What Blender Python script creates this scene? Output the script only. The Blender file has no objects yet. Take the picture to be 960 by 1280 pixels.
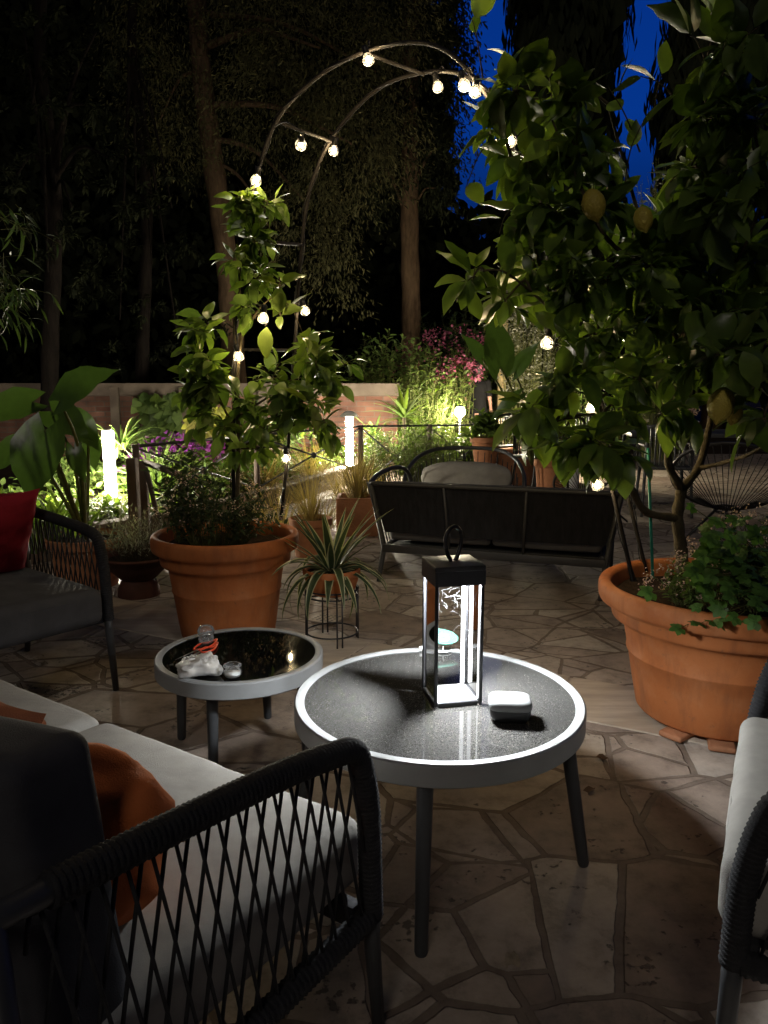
import bpy, math, random
from mathutils import Vector, Matrix, noise as mnoise
R = random.Random(11)
SC = bpy.context.scene
COL = SC.collection
V = Vector
rad = math.radians
# ------------------------------------------------------------------ camera
CAM_H, PITCH, FPX = 1.2, rad(9.4), 960.0
cp, sp = math.cos(PITCH), math.sin(PITCH)

def ray(px, py):
    x = (px - 480) / FPX; y = (py - 640) / FPX
    return V((x, cp - y * sp, -(sp + y * cp)))
def at(px, py, z):
    """world point seen at that pixel at height z"""
    d = ray(px, py); t = (z - CAM_H) / d.z
    return V((0, 0, CAM_H)) + d * t
def aty(px, py, Y):
    """world point seen at that pixel at distance Y ahead"""
    d = ray(px, py)
    return V((0, 0, CAM_H)) + d * (Y / d.y)

cam = bpy.data.cameras.new('camera')
cam.sensor_fit = 'VERTICAL'; cam.sensor_height = 24; cam.lens = 24 * FPX / 1280
cam.clip_start = 0.02; cam.clip_end = 500
camo = bpy.data.objects.new('camera', cam); COL.objects.link(camo)
camo.location = (0, 0, CAM_H); camo.rotation_euler = (math.pi / 2 - PITCH, 0, 0)
SC.camera = camo

# ------------------------------------------------------------------ mesh builder
def spline(pts, n=6, closed=False):
    P = [V(p) for p in pts]; out = []
    m = len(P)
    for i in range(m if closed else m - 1):
        if closed:
            a, b, c, d = P[i - 1], P[i], P[(i + 1) % m], P[(i + 2) % m]
        else:
            b, c = P[i], P[i + 1]
            a = P[i - 1] if i else b * 2 - c
            d = P[i + 2] if i + 2 < m else c * 2 - b
        for k in range(n):
            t = k / n
            out.append(0.5 * ((2 * b) + (c - a) * t + (2 * a - 5 * b + 4 * c - d) * t * t + (3 * b - a - 3 * c + d) * t ** 3))
    if not closed: out.append(P[-1])
    return out

def perp(d):
    d = d.normalized()
    a = V((0, 0, 1)) if abs(d.z) < .9 else V((1, 0, 0))
    s = d.cross(a).normalized()
    return s, s.cross(d).normalized()

def rv(s=1.0):
    return V((R.uniform(-s, s), R.uniform(-s, s), R.uniform(-s, s)))
def rdir():
    while True:
        v = rv()
        if .05 < v.length < 1: return v.normalized()

class MB:
    def __init__(s): s.v = []; s.f = []; s.m = []
    def add(s, vs, fs, mi=0, M=None):
        o = len(s.v)
        s.v += [tuple(M @ V(p)) if M is not None else tuple(p) for p in vs]
        for f in fs: s.f.append(tuple(i + o for i in f)); s.m.append(mi)
        return s
    def box(s, c, d, rot=0, mi=0, M=None):
        x, y, z = [k / 2 for k in d]
        vs = [V((a * x, b * y, e * z)) for e in (-1, 1) for b in (-1, 1) for a in (-1, 1)]
        T = Matrix.Translation(V(c)) @ Matrix.Rotation(rot, 4, 'Z')
        if M is not None: T = M @ T
        return s.add(vs, [(0, 2, 3, 1), (4, 5, 7, 6), (0, 1, 5, 4), (2, 6, 7, 3), (0, 4, 6, 2), (1, 3, 7, 5)], mi, T)
    def rbox(s, c, d, r=.01, n=2, rot=0, puff=0, wrinkle=0, mi=0, M=None, seg=3):
        h = [k / 2 for k in d]; r = min(r, min(h) * .999)
        def co(H):
            e = [-H + r * k / seg for k in range(seg)]
            inn = [-(H - r) + 2 * (H - r) * k / n for k in range(n + 1)]
            return e + inn + [-q for q in reversed(e)]
        key = {}; vs = []; fs = []
        def pt(p):
            q = V([max(-(h[i] - r), min(h[i] - r, p[i])) for i in range(3)])
            dd = V(p) - q
            if dd.length > 1e-9: q = q + dd.normalized() * r
            if puff or wrinkle:
                u, v_ = q.x / h[0], q.y / h[1]
                b = max(0, (1 - u * u)) * max(0, (1 - v_ * v_))
                q.z += puff * b ** .6 * (1 if q.z > 0 else -1)
                if wrinkle:
                    nn = mnoise.noise(q * 4.5 + V(c) * 3) + .55 * mnoise.noise(V((q.x * 14, q.y * 6, q.z * 8))) - .8 * max(0, .12 - abs(mnoise.noise(V((q.x * 5 + q.y * 3, q.y * 4 - q.x * 2, 3))))) * 6
                    q += q.normalized() * nn * wrinkle
            k = tuple(round(a, 5) for a in p)
            if k not in key: key[k] = len(vs); vs.append(q)
            return key[k]
        cs = [co(H) for H in h]
        for ax in range(3):
            a, b = [(1, 2), (2, 0), (0, 1)][ax]
            for sg in (-1, 1):
                for i in range(len(cs[a]) - 1):
                    for j in range(len(cs[b]) - 1):
                        idx = []
                        for ii, jj in ((i, j), (i + 1, j), (i + 1, j + 1), (i, j + 1)):
                            p = [0, 0, 0]; p[ax] = sg * h[ax]; p[a] = cs[a][ii]; p[b] = cs[b][jj]
                            idx.append(pt(p))
                        if len(set(idx)) == 4: fs.append(tuple(idx if sg > 0 else idx[::-1]))
        T = Matrix.Translation(V(c)) @ Matrix.Rotation(rot, 4, 'Z')
        if M is not None: T = M @ T
        return s.add(vs, fs, mi, T)
    def tube(s, path, r, n=8, closed=False, mi=0, cap=True, M=None):
        P = [V(p) for p in path]; m = len(P)
        rr = r if callable(r) else ((lambda i, t: r) if not isinstance(r, (list, tuple)) else
              (lambda i, t: r[0] + (r[1] - r[0]) * t if len(r) == 2 else r[min(i, len(r) - 1)]))
        vs = []; fs = []
        def tan(i):
            if closed: return (P[(i + 1) % m] - P[i - 1]).normalized()
            a, b = P[max(i - 1, 0)], P[min(i + 1, m - 1)]
            d = b - a
            return d.normalized() if d.length > 1e-9 else V((0, 0, 1))
        u, w = perp(tan(0))
        for i in range(m):
            t = tan(i)
            u = (u - t * u.dot(t))
            u = u.normalized() if u.length > 1e-6 else perp(t)[0]
            w = t.cross(u)
            q = rr(i, i / max(1, m - 1))
            for k in range(n):
                a = 2 * math.pi * k / n
                vs.append(P[i] + (u * math.cos(a) + w * math.sin(a)) * q)
        for i in range(m if closed else m - 1):
            j = (i + 1) % m
            for k in range(n):
                l = (k + 1) % n
                fs.append((i * n + k, i * n + l, j * n + l, j * n + k))
        if cap and not closed:
            fs.append(tuple(range(n - 1, -1, -1))); fs.append(tuple(range((m - 1) * n, m * n)))
        return s.add(vs, fs, mi, M)
    def lathe(s, prof, n=40, c=(0, 0, 0), mi=0, close=False, M=None, sx=1, sy=1):
        vs = []; fs = []; m = len(prof)
        for r, z in prof:
            for k in range(n):
                a = 2 * math.pi * k / n
                vs.append(V((r * math.cos(a) * sx, r * math.sin(a) * sy, z)) + V(c))
        for i in range(m - 1):
            for k in range(n):
                l = (k + 1) % n
                fs.append((i * n + k, i * n + l, (i + 1) * n + l, (i + 1) * n + k))
        if close:
            fs.append(tuple(range(n - 1, -1, -1))); fs.append(tuple(range((m - 1) * n, m * n)))
        return s.add(vs, fs, mi, M)
    def squircle(s, prof, c, n=48, e=4.5, sx=1, sy=1, M=None):
        vs = []; fs = []; m = len(prof)
        for r, z in prof:
            for k in range(n):
                a = 2 * math.pi * k / n; x, y = math.cos(a), math.sin(a)
                q = (abs(x) ** e + abs(y) ** e) ** (-1 / e)
                vs.append(V((r * q * x * sx + c[0], r * q * y * sy + c[1], z + c[2])))
        for i in range(m - 1):
            for k in range(n): fs.append((i * n + k, i * n + (k + 1) % n, (i + 1) * n + (k + 1) % n, (i + 1) * n + k))
        return s.add(vs, fs, 0, M)
    def ball(s, c, r, n=10, m=6, mi=0, sz=1, M=None):
        pr = [(max(1e-4, r * math.sin(math.pi * k / m)), -r * sz * math.cos(math.pi * k / m)) for k in range(m + 1)]
        return s.lathe(pr, n, c, mi, False, M)
    def leaf(s, base, d, up, L, W, curl=.3, fold=.25, n=5, prof=None, wave=0, lobe=0, mi=0, stalk=0, edge=None):
        """a leaf with a midrib: V section, drooping tip. edge=(fraction, material) adds margins"""
        d = d.normalized()
        sd = d.cross(up)
        sd = sd.normalized() if sd.length > 1e-5 else perp(d)[0]
        nu = sd.cross(d).normalized()
        vs = []; fs = []; ms = []
        ph = (base[0] * 37 + base[2] * 91) % 6.28
        ang = curl
        p = V(base) + d * stalk
        dirn = d.copy()
        st = L / n
        cols = 5 if edge else 3
        for i in range(n + 1):
            t = i / n
            w = (prof(t) if prof else math.sin(math.pi * min(1, t ** .8 * .96 + .04)) ** .8) * W / 2
            if i == n: w = min(w, W * .02)
            back = dirn * (-lobe * L * (1 - t) ** 3)
            nn = sd.cross(dirn).normalized()
            wv = wave * W * math.sin(i * 2.3 + ph)
            lo = sd * w + nn * (w * fold + wv) + back
            ro = -sd * w + nn * (w * fold - wv) + back
            if edge:
                vs += [p + lo, p + lo * (1 - edge[0]), p, p + ro * (1 - edge[0]), p + ro]
            else:
                vs += [p + lo, p, p + ro]
            if i < n:
                ax = sd
                dirn = (Matrix.Rotation(-ang / n, 3, ax) @ dirn).normalized()
                p = p + dirn * st
        for i in range(n):
            for k in range(cols - 1):
                a = i * cols + k
                fs.append((a, a + 1, a + cols + 1, a + cols))
                ms.append(edge[1] if edge and k in (0, cols - 2) else mi)
        o = len(s.v)
        s.v += [tuple(q) for q in vs]
        for f, m_ in zip(fs, ms): s.f.append(tuple(i + o for i in f)); s.m.append(m_)
        return s
    def build(s, name, mats, parent=None, smooth=True, autosmooth=None):
        me = bpy.data.meshes.new(name)
        me.from_pydata(s.v, [], s.f); me.update()
        if not isinstance(mats, (list, tuple)): mats = [mats]
        for m in mats: me.materials.append(m)
        if len(mats) > 1: me.polygons.foreach_set('material_index', s.m)
        if smooth:
            me.polygons.foreach_set('use_smooth', [True] * len(me.polygons))
            if autosmooth: me.set_sharp_from_angle(angle=rad(autosmooth))
        o = bpy.data.objects.new(name, me); COL.objects.link(o)
        if parent is not None:
            o.parent = parent
            w = parent
            loc = V((0, 0, 0))
            while w is not None: loc += w.location; w = w.parent
            if parent.type == 'EMPTY': o.matrix_parent_inverse = Matrix.Translation(-loc)
        return o

AVOID = []
def proj(p):
    d = p[1] * cp + (CAM_H - p[2]) * sp
    return 480 + FPX * p[0] / d, 640 + FPX * ((CAM_H - p[2]) * cp - p[1] * sp) / d
def hidden_spot(p):
    """pruned places: no leaf grows right in front of a bulb"""
    if not AVOID: return False
    x, y = proj(p)
    return any((x - a) ** 2 + (y - b) ** 2 < r * r and p[1] < Y for a, b, r, Y in AVOID)
def tag(o, label=None, cat=None, group=None, kind=None):
    if label: o['label'] = label
    if cat: o['category'] = cat
    if group: o['group'] = group
    if kind: o['kind'] = kind
    return o
def thing(name, label, cat, loc=(0, 0, 0), group=None):
    o = bpy.data.objects.new(name, None); COL.objects.link(o)
    o.location = loc; o.empty_display_size = .1
    return tag(o, label, cat, group)

# ------------------------------------------------------------------ materials
def nt(name):
    m = bpy.data.materials.new(name); m.use_nodes = True
    t = m.node_tree
    for n in list(t.nodes): t.nodes.remove(n)
    out = t.nodes.new('ShaderNodeOutputMaterial')
    return m, t, out
def N(t, typ, **kw):
    n = t.nodes.new('ShaderNode' + typ)
    for k, v in kw.items():
        if k.startswith('i_'):
            key = k[2:].replace('_', ' ')
            n.inputs[int(key) if key.isdigit() else key].default_value = v
        else: setattr(n, k, v)
    return n
def L(t, a, b): t.links.new(a, b)
def rgb(c): return (c[0], c[1], c[2], 1)
def ramp(t, stops, fac=None):
    n = t.nodes.new('ShaderNodeValToRGB'); e = n.color_ramp.elements
    while len(e) < len(stops): e.new(.5)
    for el, (p, c) in zip(e, stops): el.position = p; el.color = rgb(c) if not isinstance(c, (int, float)) else (c, c, c, 1)
    if fac is not None: L(t, fac, n.inputs['Fac'])
    return n

def mat(name, col, rough=.6, spec=.4, var=.25, vscale=6, bump=0, bscale=60, metal=0, col2=None, coat=0, stretch=None, rvar=0, crease=0):
    m, t, out = nt(name)
    b = N(t, 'BsdfPrincipled'); L(t, b.outputs[0], out.inputs[0])
    b.inputs['Roughness'].default_value = rough
    b.inputs['Specular IOR Level'].default_value = spec
    b.inputs['Metallic'].default_value = metal
    b.inputs['Coat Weight'].default_value = coat
    tc = N(t, 'TexCoord'); mp = N(t, 'Mapping'); L(t, tc.outputs['Object'], mp.inputs[0])
    if stretch: mp.inputs['Scale'].default_value = stretch
    nz = N(t, 'TexNoise', i_Scale=vscale, i_Detail=5.0, i_Roughness=.6); L(t, mp.outputs[0], nz.inputs['Vector'])
    c1 = tuple(k * (1 - var) for k in col); c2 = col2 or tuple(min(1, k * (1 + var)) for k in col)
    rp = ramp(t, [(.3, c1), (.7, c2)], nz.outputs['Fac']); L(t, rp.outputs[0], b.inputs['Base Color'])
    if rvar:
        r2 = ramp(t, [(.3, max(0, rough - rvar)), (.7, min(1, rough + rvar))], nz.outputs['Fac']); L(t, r2.outputs[0], b.inputs['Roughness'])
    if bump:
        n2 = N(t, 'TexNoise', i_Scale=bscale, i_Detail=4.0); L(t, mp.outputs[0], n2.inputs['Vector'])
        bp = N(t, 'Bump', i_Strength=bump, i_Distance=.01); L(t, n2.outputs['Fac'], bp.inputs['Height']); L(t, bp.outputs[0], b.inputs['Normal'])
        if crease:
            m3 = N(t, 'Mapping'); m3.inputs['Scale'].default_value = (1, 2.2, 1.4); m3.inputs['Rotation'].default_value = (0, 0, .6); L(t, tc.outputs['Object'], m3.inputs[0])
            n3 = N(t, 'TexNoise', i_Scale=4.2, i_Detail=3.0, i_Distortion=.5); L(t, m3.outputs[0], n3.inputs['Vector'])
            b3 = N(t, 'Bump', i_Strength=crease, i_Distance=.035); L(t, n3.outputs['Fac'], b3.inputs['Height']); L(t, b3.outputs[0], bp.inputs['Normal'])
    return m

def leafmat(name, c1, c2, rough=.45, trans=.3, spec=.4, c3=None):
    m, t, out = nt(name)
    g = N(t, 'NewGeometry')
    stops = [(0, c1), (1, c2)] if not c3 else [(0, c1), (.88, c2), (.93, c3), (1, c3)]
    rp = ramp(t, stops, g.outputs['Random Per Island'])
    tc = N(t, 'TexCoord'); nz = N(t, 'TexNoise', i_Scale=25.0, i_Detail=3.0); L(t, tc.outputs['Object'], nz.inputs['Vector'])
    mx = N(t, 'MixRGB', blend_type='MULTIPLY'); mx.inputs['Fac'].default_value = .5
    r2 = ramp(t, [(.3, .55), (.7, 1.0)], nz.outputs['Fac'])
    L(t, rp.outputs[0], mx.inputs[1]); L(t, r2.outputs[0], mx.inputs[2])
    b = N(t, 'BsdfPrincipled', i_Roughness=rough); b.inputs['Specular IOR Level'].default_value = spec
    L(t, mx.outputs[0], b.inputs['Base Color'])
    tr = N(t, 'BsdfTranslucent')
    hs = N(t, 'MixRGB', blend_type='MULTIPLY'); hs.inputs['Fac'].default_value = 1; hs.inputs[2].default_value = (1.5, 1.6, .7, 1)
    L(t, mx.outputs[0], hs.inputs[1]); L(t, hs.outputs[0], tr.inputs['Color'])
    ms = N(t, 'MixShader'); ms.inputs[0].default_value = trans
    L(t, b.outputs[0], ms.inputs[1]); L(t, tr.outputs[0], ms.inputs[2]); L(t, ms.outputs[0], out.inputs[0])
    bp = N(t, 'Bump', i_Strength=.25, i_Distance=.004); L(t, nz.outputs['Fac'], bp.inputs['Height']); L(t, bp.outputs[0], b.inputs['Normal'])
    return m

def emit(name, col, s):
    m, t, out = nt(name)
    e = N(t, 'Emission'); e.inputs[0].default_value = rgb(col); e.inputs[1].default_value = s
    L(t, e.outputs[0], out.inputs[0])
    return m

def glass(name, tint=(1, 1, 1), gl=.08, rough=.02, dif=0.0, ior=1.45):
    m, t, out = nt(name)
    tr = N(t, 'BsdfTransparent'); tr.inputs[0].default_value = rgb(tint)
    g = N(t, 'BsdfGlossy', i_Roughness=rough)
    fr = N(t, 'Fresnel', i_IOR=ior)
    ms = N(t, 'MixShader')
    L(t, fr.outputs[0], ms.inputs[0]); L(t, tr.outputs[0], ms.inputs[1]); L(t, g.outputs[0], ms.inputs[2])
    if dif:
        d = N(t, 'BsdfDiffuse'); d.inputs[0].default_value = (.8, .8, .8, 1)
        tl = N(t, 'BsdfTranslucent'); tl.inputs[0].default_value = (.8, .8, .8, 1)
        a = N(t, 'AddShader'); L(t, d.outputs[0], a.inputs[0]); L(t, tl.outputs[0], a.inputs[1])
        m2 = N(t, 'MixShader'); m2.inputs[0].default_value = dif
        L(t, ms.outputs[0], m2.inputs[1]); L(t, a.outputs[0], m2.inputs[2]); L(t, m2.outputs[0], out.inputs[0])
    else: L(t, ms.outputs[0], out.inputs[0])
    return m

M = {}
M['black'] = mat('black_metal', (.018, .018, .02), .42, .4, .2, 9, .05, 300)
M['charcoal'] = mat('charcoal_metal', (.045, .047, .05), .45, .4, .15, 9)
M['tablemetal'] = mat('grey_painted_metal', (.235, .24, .24), .42, .4, .08, 12, .03, 200)
M['rope'] = mat('dark_rope', (.022, .022, .024), .75, .3, .3, 60, .4, 500)
M['fabric'] = mat('grey_fabric', (.33, .315, .285), .9, .15, .12, 14, .35, 700, crease=.2)
M['panel'] = mat('woven_panel', (.018, .019, .023), .8, .2, .35, 40, .5, 260, stretch=(1, 1, .12))
M['palefabric'] = mat('pale_fabric', (.5, .5, .49), .9, .15, .12, 14, .35, 700, crease=.2)
M['shaded_seat2'] = mat('dim_grey_fabric', (.13, .13, .135), .9, .15, .12, 14, .35, 700, crease=.2)
M['shaded_seat'] = mat('shaded_grey_fabric', (.075, .075, .08), .9, .15, .12, 14, .35, 700, crease=.2)  # same grey fabric, darkened for the weaker light on the left armchair
M['darkfabric'] = mat('dark_fabric', (.06, .06, .066), .9, .15, .2, 10, .3, 500, crease=.2)
M['orange'] = mat('orange_cloth', (.62, .17, .05), .85, .15, .2, 9, .3, 400, crease=.2)
M['peach'] = mat('peach_cloth', (.42, .16, .085), .85, .15, .2, 9, .3, 400, crease=.2)
M['red'] = mat('red_cloth', (.26, .015, .03), .85, .15, .2, 9, .3, 400, crease=.2)
def terracotta():
    m, t, out = nt('terracotta')
    b = N(t, 'BsdfPrincipled'); L(t, b.outputs[0], out.inputs[0]); b.inputs['Specular IOR Level'].default_value = .25
    tc = N(t, 'TexCoord')
    def noise(sc, det, stretch=(1, 1, 1)):
        mp = N(t, 'Mapping'); mp.inputs['Scale'].default_value = stretch; L(t, tc.outputs['Object'], mp.inputs[0])
        n = N(t, 'TexNoise', i_Scale=sc, i_Detail=6.0, i_Roughness=.65); L(t, mp.outputs[0], n.inputs['Vector']); return n.outputs['Fac']
    base = ramp(t, [(.28, (.34, .10, .030)), (.5, (.43, .14, .042)), (.75, (.47, .168, .058))], noise(4, 0, (1, 1, 1)))
    def over(col, fac_stops, fac, c2):
        r = ramp(t, fac_stops, fac); mx = N(t, 'MixRGB'); L(t, r.outputs[0], mx.inputs[0]); L(t, col, mx.inputs[1]); mx.inputs[2].default_value = rgb(c2); return mx.outputs[0]
    c = over(base.outputs[0], [(.50, 0), (.74, .30)], noise(9, 0), (.50, .25, .13))          # lime bloom
    c = over(c, [(.50, 0), (.68, .65)], noise(14, 0, (1, 1, .16)), (.24, .085, .035))          # water streaks
    c = over(c, [(.62, 0), (.70, .55)], noise(38, 0), (.17, .085, .05))                       # splashes and specks
    L(t, c, b.inputs['Base Color'])
    rr = ramp(t, [(.3, .55), (.7, .85)], noise(7, 0)); L(t, rr.outputs[0], b.inputs['Roughness'])
    bp = N(t, 'Bump', i_Strength=.22, i_Distance=.006); L(t, noise(55, 0), bp.inputs['Height']); L(t, bp.outputs[0], b.inputs['Normal'])
    return m
M['terra'] = terracotta()
M['terra2'] = mat('weathered_terracotta', (.34, .15, .075), .8, .2, .3, 6, .3, 60)
M['terradark'] = mat('dark_bowl_clay', (.07, .03, .02), .7, .2, .3, 8)
M['darkbark'] = mat('dark_bark', (.008, .006, .005), .9, .1, .4, 16, .9, 60, stretch=(1, 1, .25))
M['soil'] = mat('soil', (.03, .02, .013), .95, .1, .5, 30, .8, 80)
M['bark'] = mat('bark', (.085, .055, .033), .9, .15, .4, 16, .9, 60, stretch=(1, 1, .25))
M['twig'] = mat('twig_bark', (.075, .06, .034), .8, .2, .3, 25, .5, 120)
M['greentwig'] = mat('green_twig', (.09, .10, .03), .7, .2, .3, 25)
M['citrus'] = leafmat('citrus_leaf', (.055, .10, .018), (.16, .235, .05), .36, .36, .45)
M['citrus_young'] = leafmat('young_citrus_leaf', (.07, .11, .02), (.15, .20, .045), .4, .35, .4)
M['lemon'] = mat('lemon_skin', (.42, .33, .05), .5, .4, .2, 10, .5, 160)
M['green1'] = leafmat('garden_leaf', (.05, .09, .02), (.15, .22, .055), .5, .3)
M['green2'] = leafmat('light_garden_leaf', (.055, .10, .018), (.14, .20, .045), .5, .35)
M['green3'] = leafmat('dark_garden_leaf', (.015, .03, .012), (.05, .08, .025), .5, .2)
M['parsley'] = leafmat('geranium_leaf', (.05, .11, .02), (.10, .21, .045), .5, .25)
M['alocasia'] = leafmat('elephant_ear_leaf', (.016, .032, .010), (.042, .075, .02), .28, .25, .5)
M['cedar'] = leafmat('cedar_needles', (.045, .045, .017), (.11, .105, .045), .7, .15, .2)
M['cypress'] = leafmat('cypress_needles', (.012, .016, .008), (.03, .035, .016), .8, .1, .1)
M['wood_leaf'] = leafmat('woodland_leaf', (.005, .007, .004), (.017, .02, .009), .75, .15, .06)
M['purple'] = leafmat('purple_petal', (.14, .02, .20), (.35, .07, .42), .6, .3)
M['pink'] = leafmat('pink_petal', (.25, .045, .11), (.42, .14, .24), .6, .3)
M['palepink'] = leafmat('pale_petal', (.4, .24, .28), (.7, .55, .55), .6, .3)
M['white_petal'] = leafmat('white_petal', (.55, .5, .45), (.8, .75, .68), .6, .3)
M['straw'] = leafmat('dry_grass', (.20, .14, .06), (.42, .31, .15), .7, .3, .2)
M['silver'] = leafmat('silver_leaf', (.13, .14, .12), (.32, .32, .28), .7, .25, .2)
M['strap'] = leafmat('strap_leaf', (.03, .055, .025), (.055, .085, .035), .4, .2, .45)
M['cream'] = leafmat('cream_margin', (.42, .42, .25), (.55, .53, .33), .45, .2, .4)
M['yellowleaf'] = leafmat('yellow_green_leaf', (.35, .35, .08), (.50, .48, .14), .5, .35)
M['plaster'] = mat('weathered_render', (.15, .12, .095), .9, .15, .3, 3, .3, 40)
M['kerb'] = mat('kerb_stone', (.38, .33, .27), .85, .2, .2, 6, .25, 70)
M['oldwood'] = mat('old_wood', (.13, .10, .085), .8, .2, .25, 8, .4, 60, stretch=(1, 1, .15))
M['white'] = mat('white_enamel', (.72, .72, .70), .4, .4, .05, 8)
M['mint'] = mat('mint_enamel', (.18, .55, .42), .5, .4, .1, 10)
M['teal'] = mat('teal_stake', (.02, .26, .19), .5, .4, .1, 10)
M['silverpl'] = mat('pale_plastic', (.17, .175, .175), .38, .4, .05, 6, .02, 200)
M['blackpl'] = mat('black_plastic', (.012, .012, .013), .4, .4, .1, 8)
M['redpl'] = mat('red_plastic', (.65, .06, .02), .4, .4, .1, 8)
M['steel'] = mat('steel', (.5, .5, .5), .3, .5, .1, 20, metal=1)
M['skin'] = mat('skin', (.40, .23, .18), .6, .3, .1, 10)
M['hair'] = mat('hair', (.012, .009, .008), .5, .4, .3, 40)
M['navy'] = mat('black_cloth', (.008, .008, .009), .85, .2, .2, 12)
M['pane'] = glass('lantern_glass', ior=1.13)
M['jar'] = glass('jar_glass', (.93, .95, .95), dif=.08)
M['bulbglass'] = glass('bulb_glass', (1, .97, .9), rough=.35, dif=.014)
M['bag'] = glass('plastic_film', (.95, .95, .95), rough=.15, dif=.30)
M['strip'] = emit('light_strip', (.95, .98, 1.0), 5.0)
M['web'] = mat('cobweb_silk', (.05, .052, .055), .6, .3, .05)
# ------------------------------------------------------------------ lights and sky
BULB_POWER, LED, TUBE, LAMP = 780.0, 1050.0, 860.0, 1500.0
M['led'] = emit('led_panel', (.93, .97, 1.0), LED)
M['filament'] = emit('bulb_filament', (1.0, .76, .42), BULB_POWER)
M['tube'] = emit('light_tube', (1.0, .90, .70), TUBE)
M['lampglow'] = emit('garden_lamp', (1.0, .86, .60), LAMP)

w = bpy.data.worlds.new('World'); SC.world = w; w.use_nodes = True
t = w.node_tree
bg = t.nodes['Background']
tc = N(t, 'TexCoord')
sx = N(t, 'SeparateXYZ'); L(t, tc.outputs['Generated'], sx.inputs[0])
rp = ramp(t, [(0.0, (.0, .002, .012)), (.18, (.0012, .014, .085)), (.30, (.0014, .034, .25)), (.46, (.001, .026, .21)), (.75, (.0004, .004, .035)), (1.0, (.0002, .0015, .012))], sx.outputs['Z'])
# the afterglow: brighter towards where the sun went down
dt = N(t, 'VectorMath', operation='DOT_PRODUCT'); dt.inputs[1].default_value = (.42, .9, 0)
L(t, tc.outputs['Generated'], dt.inputs[0])
rp2 = ramp(t, [(.0, .06), (.55, .22), (.85, 1.0)], dt.outputs['Value'])
mx = N(t, 'MixRGB', blend_type='MULTIPLY'); mx.inputs[0].default_value = 1
L(t, rp.outputs[0], mx.inputs[1]); L(t, rp2.outputs[0], mx.inputs[2]); L(t, mx.outputs[0], bg.inputs[0])
bg.inputs[1].default_value = 1.0

sl = bpy.data.lights.new('fill_sun', 'SUN'); sl.energy = .29; sl.angle = rad(14); sl.color = (1, .90, .78)  # added warm fill from behind the camera, lifting leaves, cushions and floor
so = bpy.data.objects.new('fill_sun', sl); COL.objects.link(so)
so.rotation_euler = (rad(52), 0, rad(-14))

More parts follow.
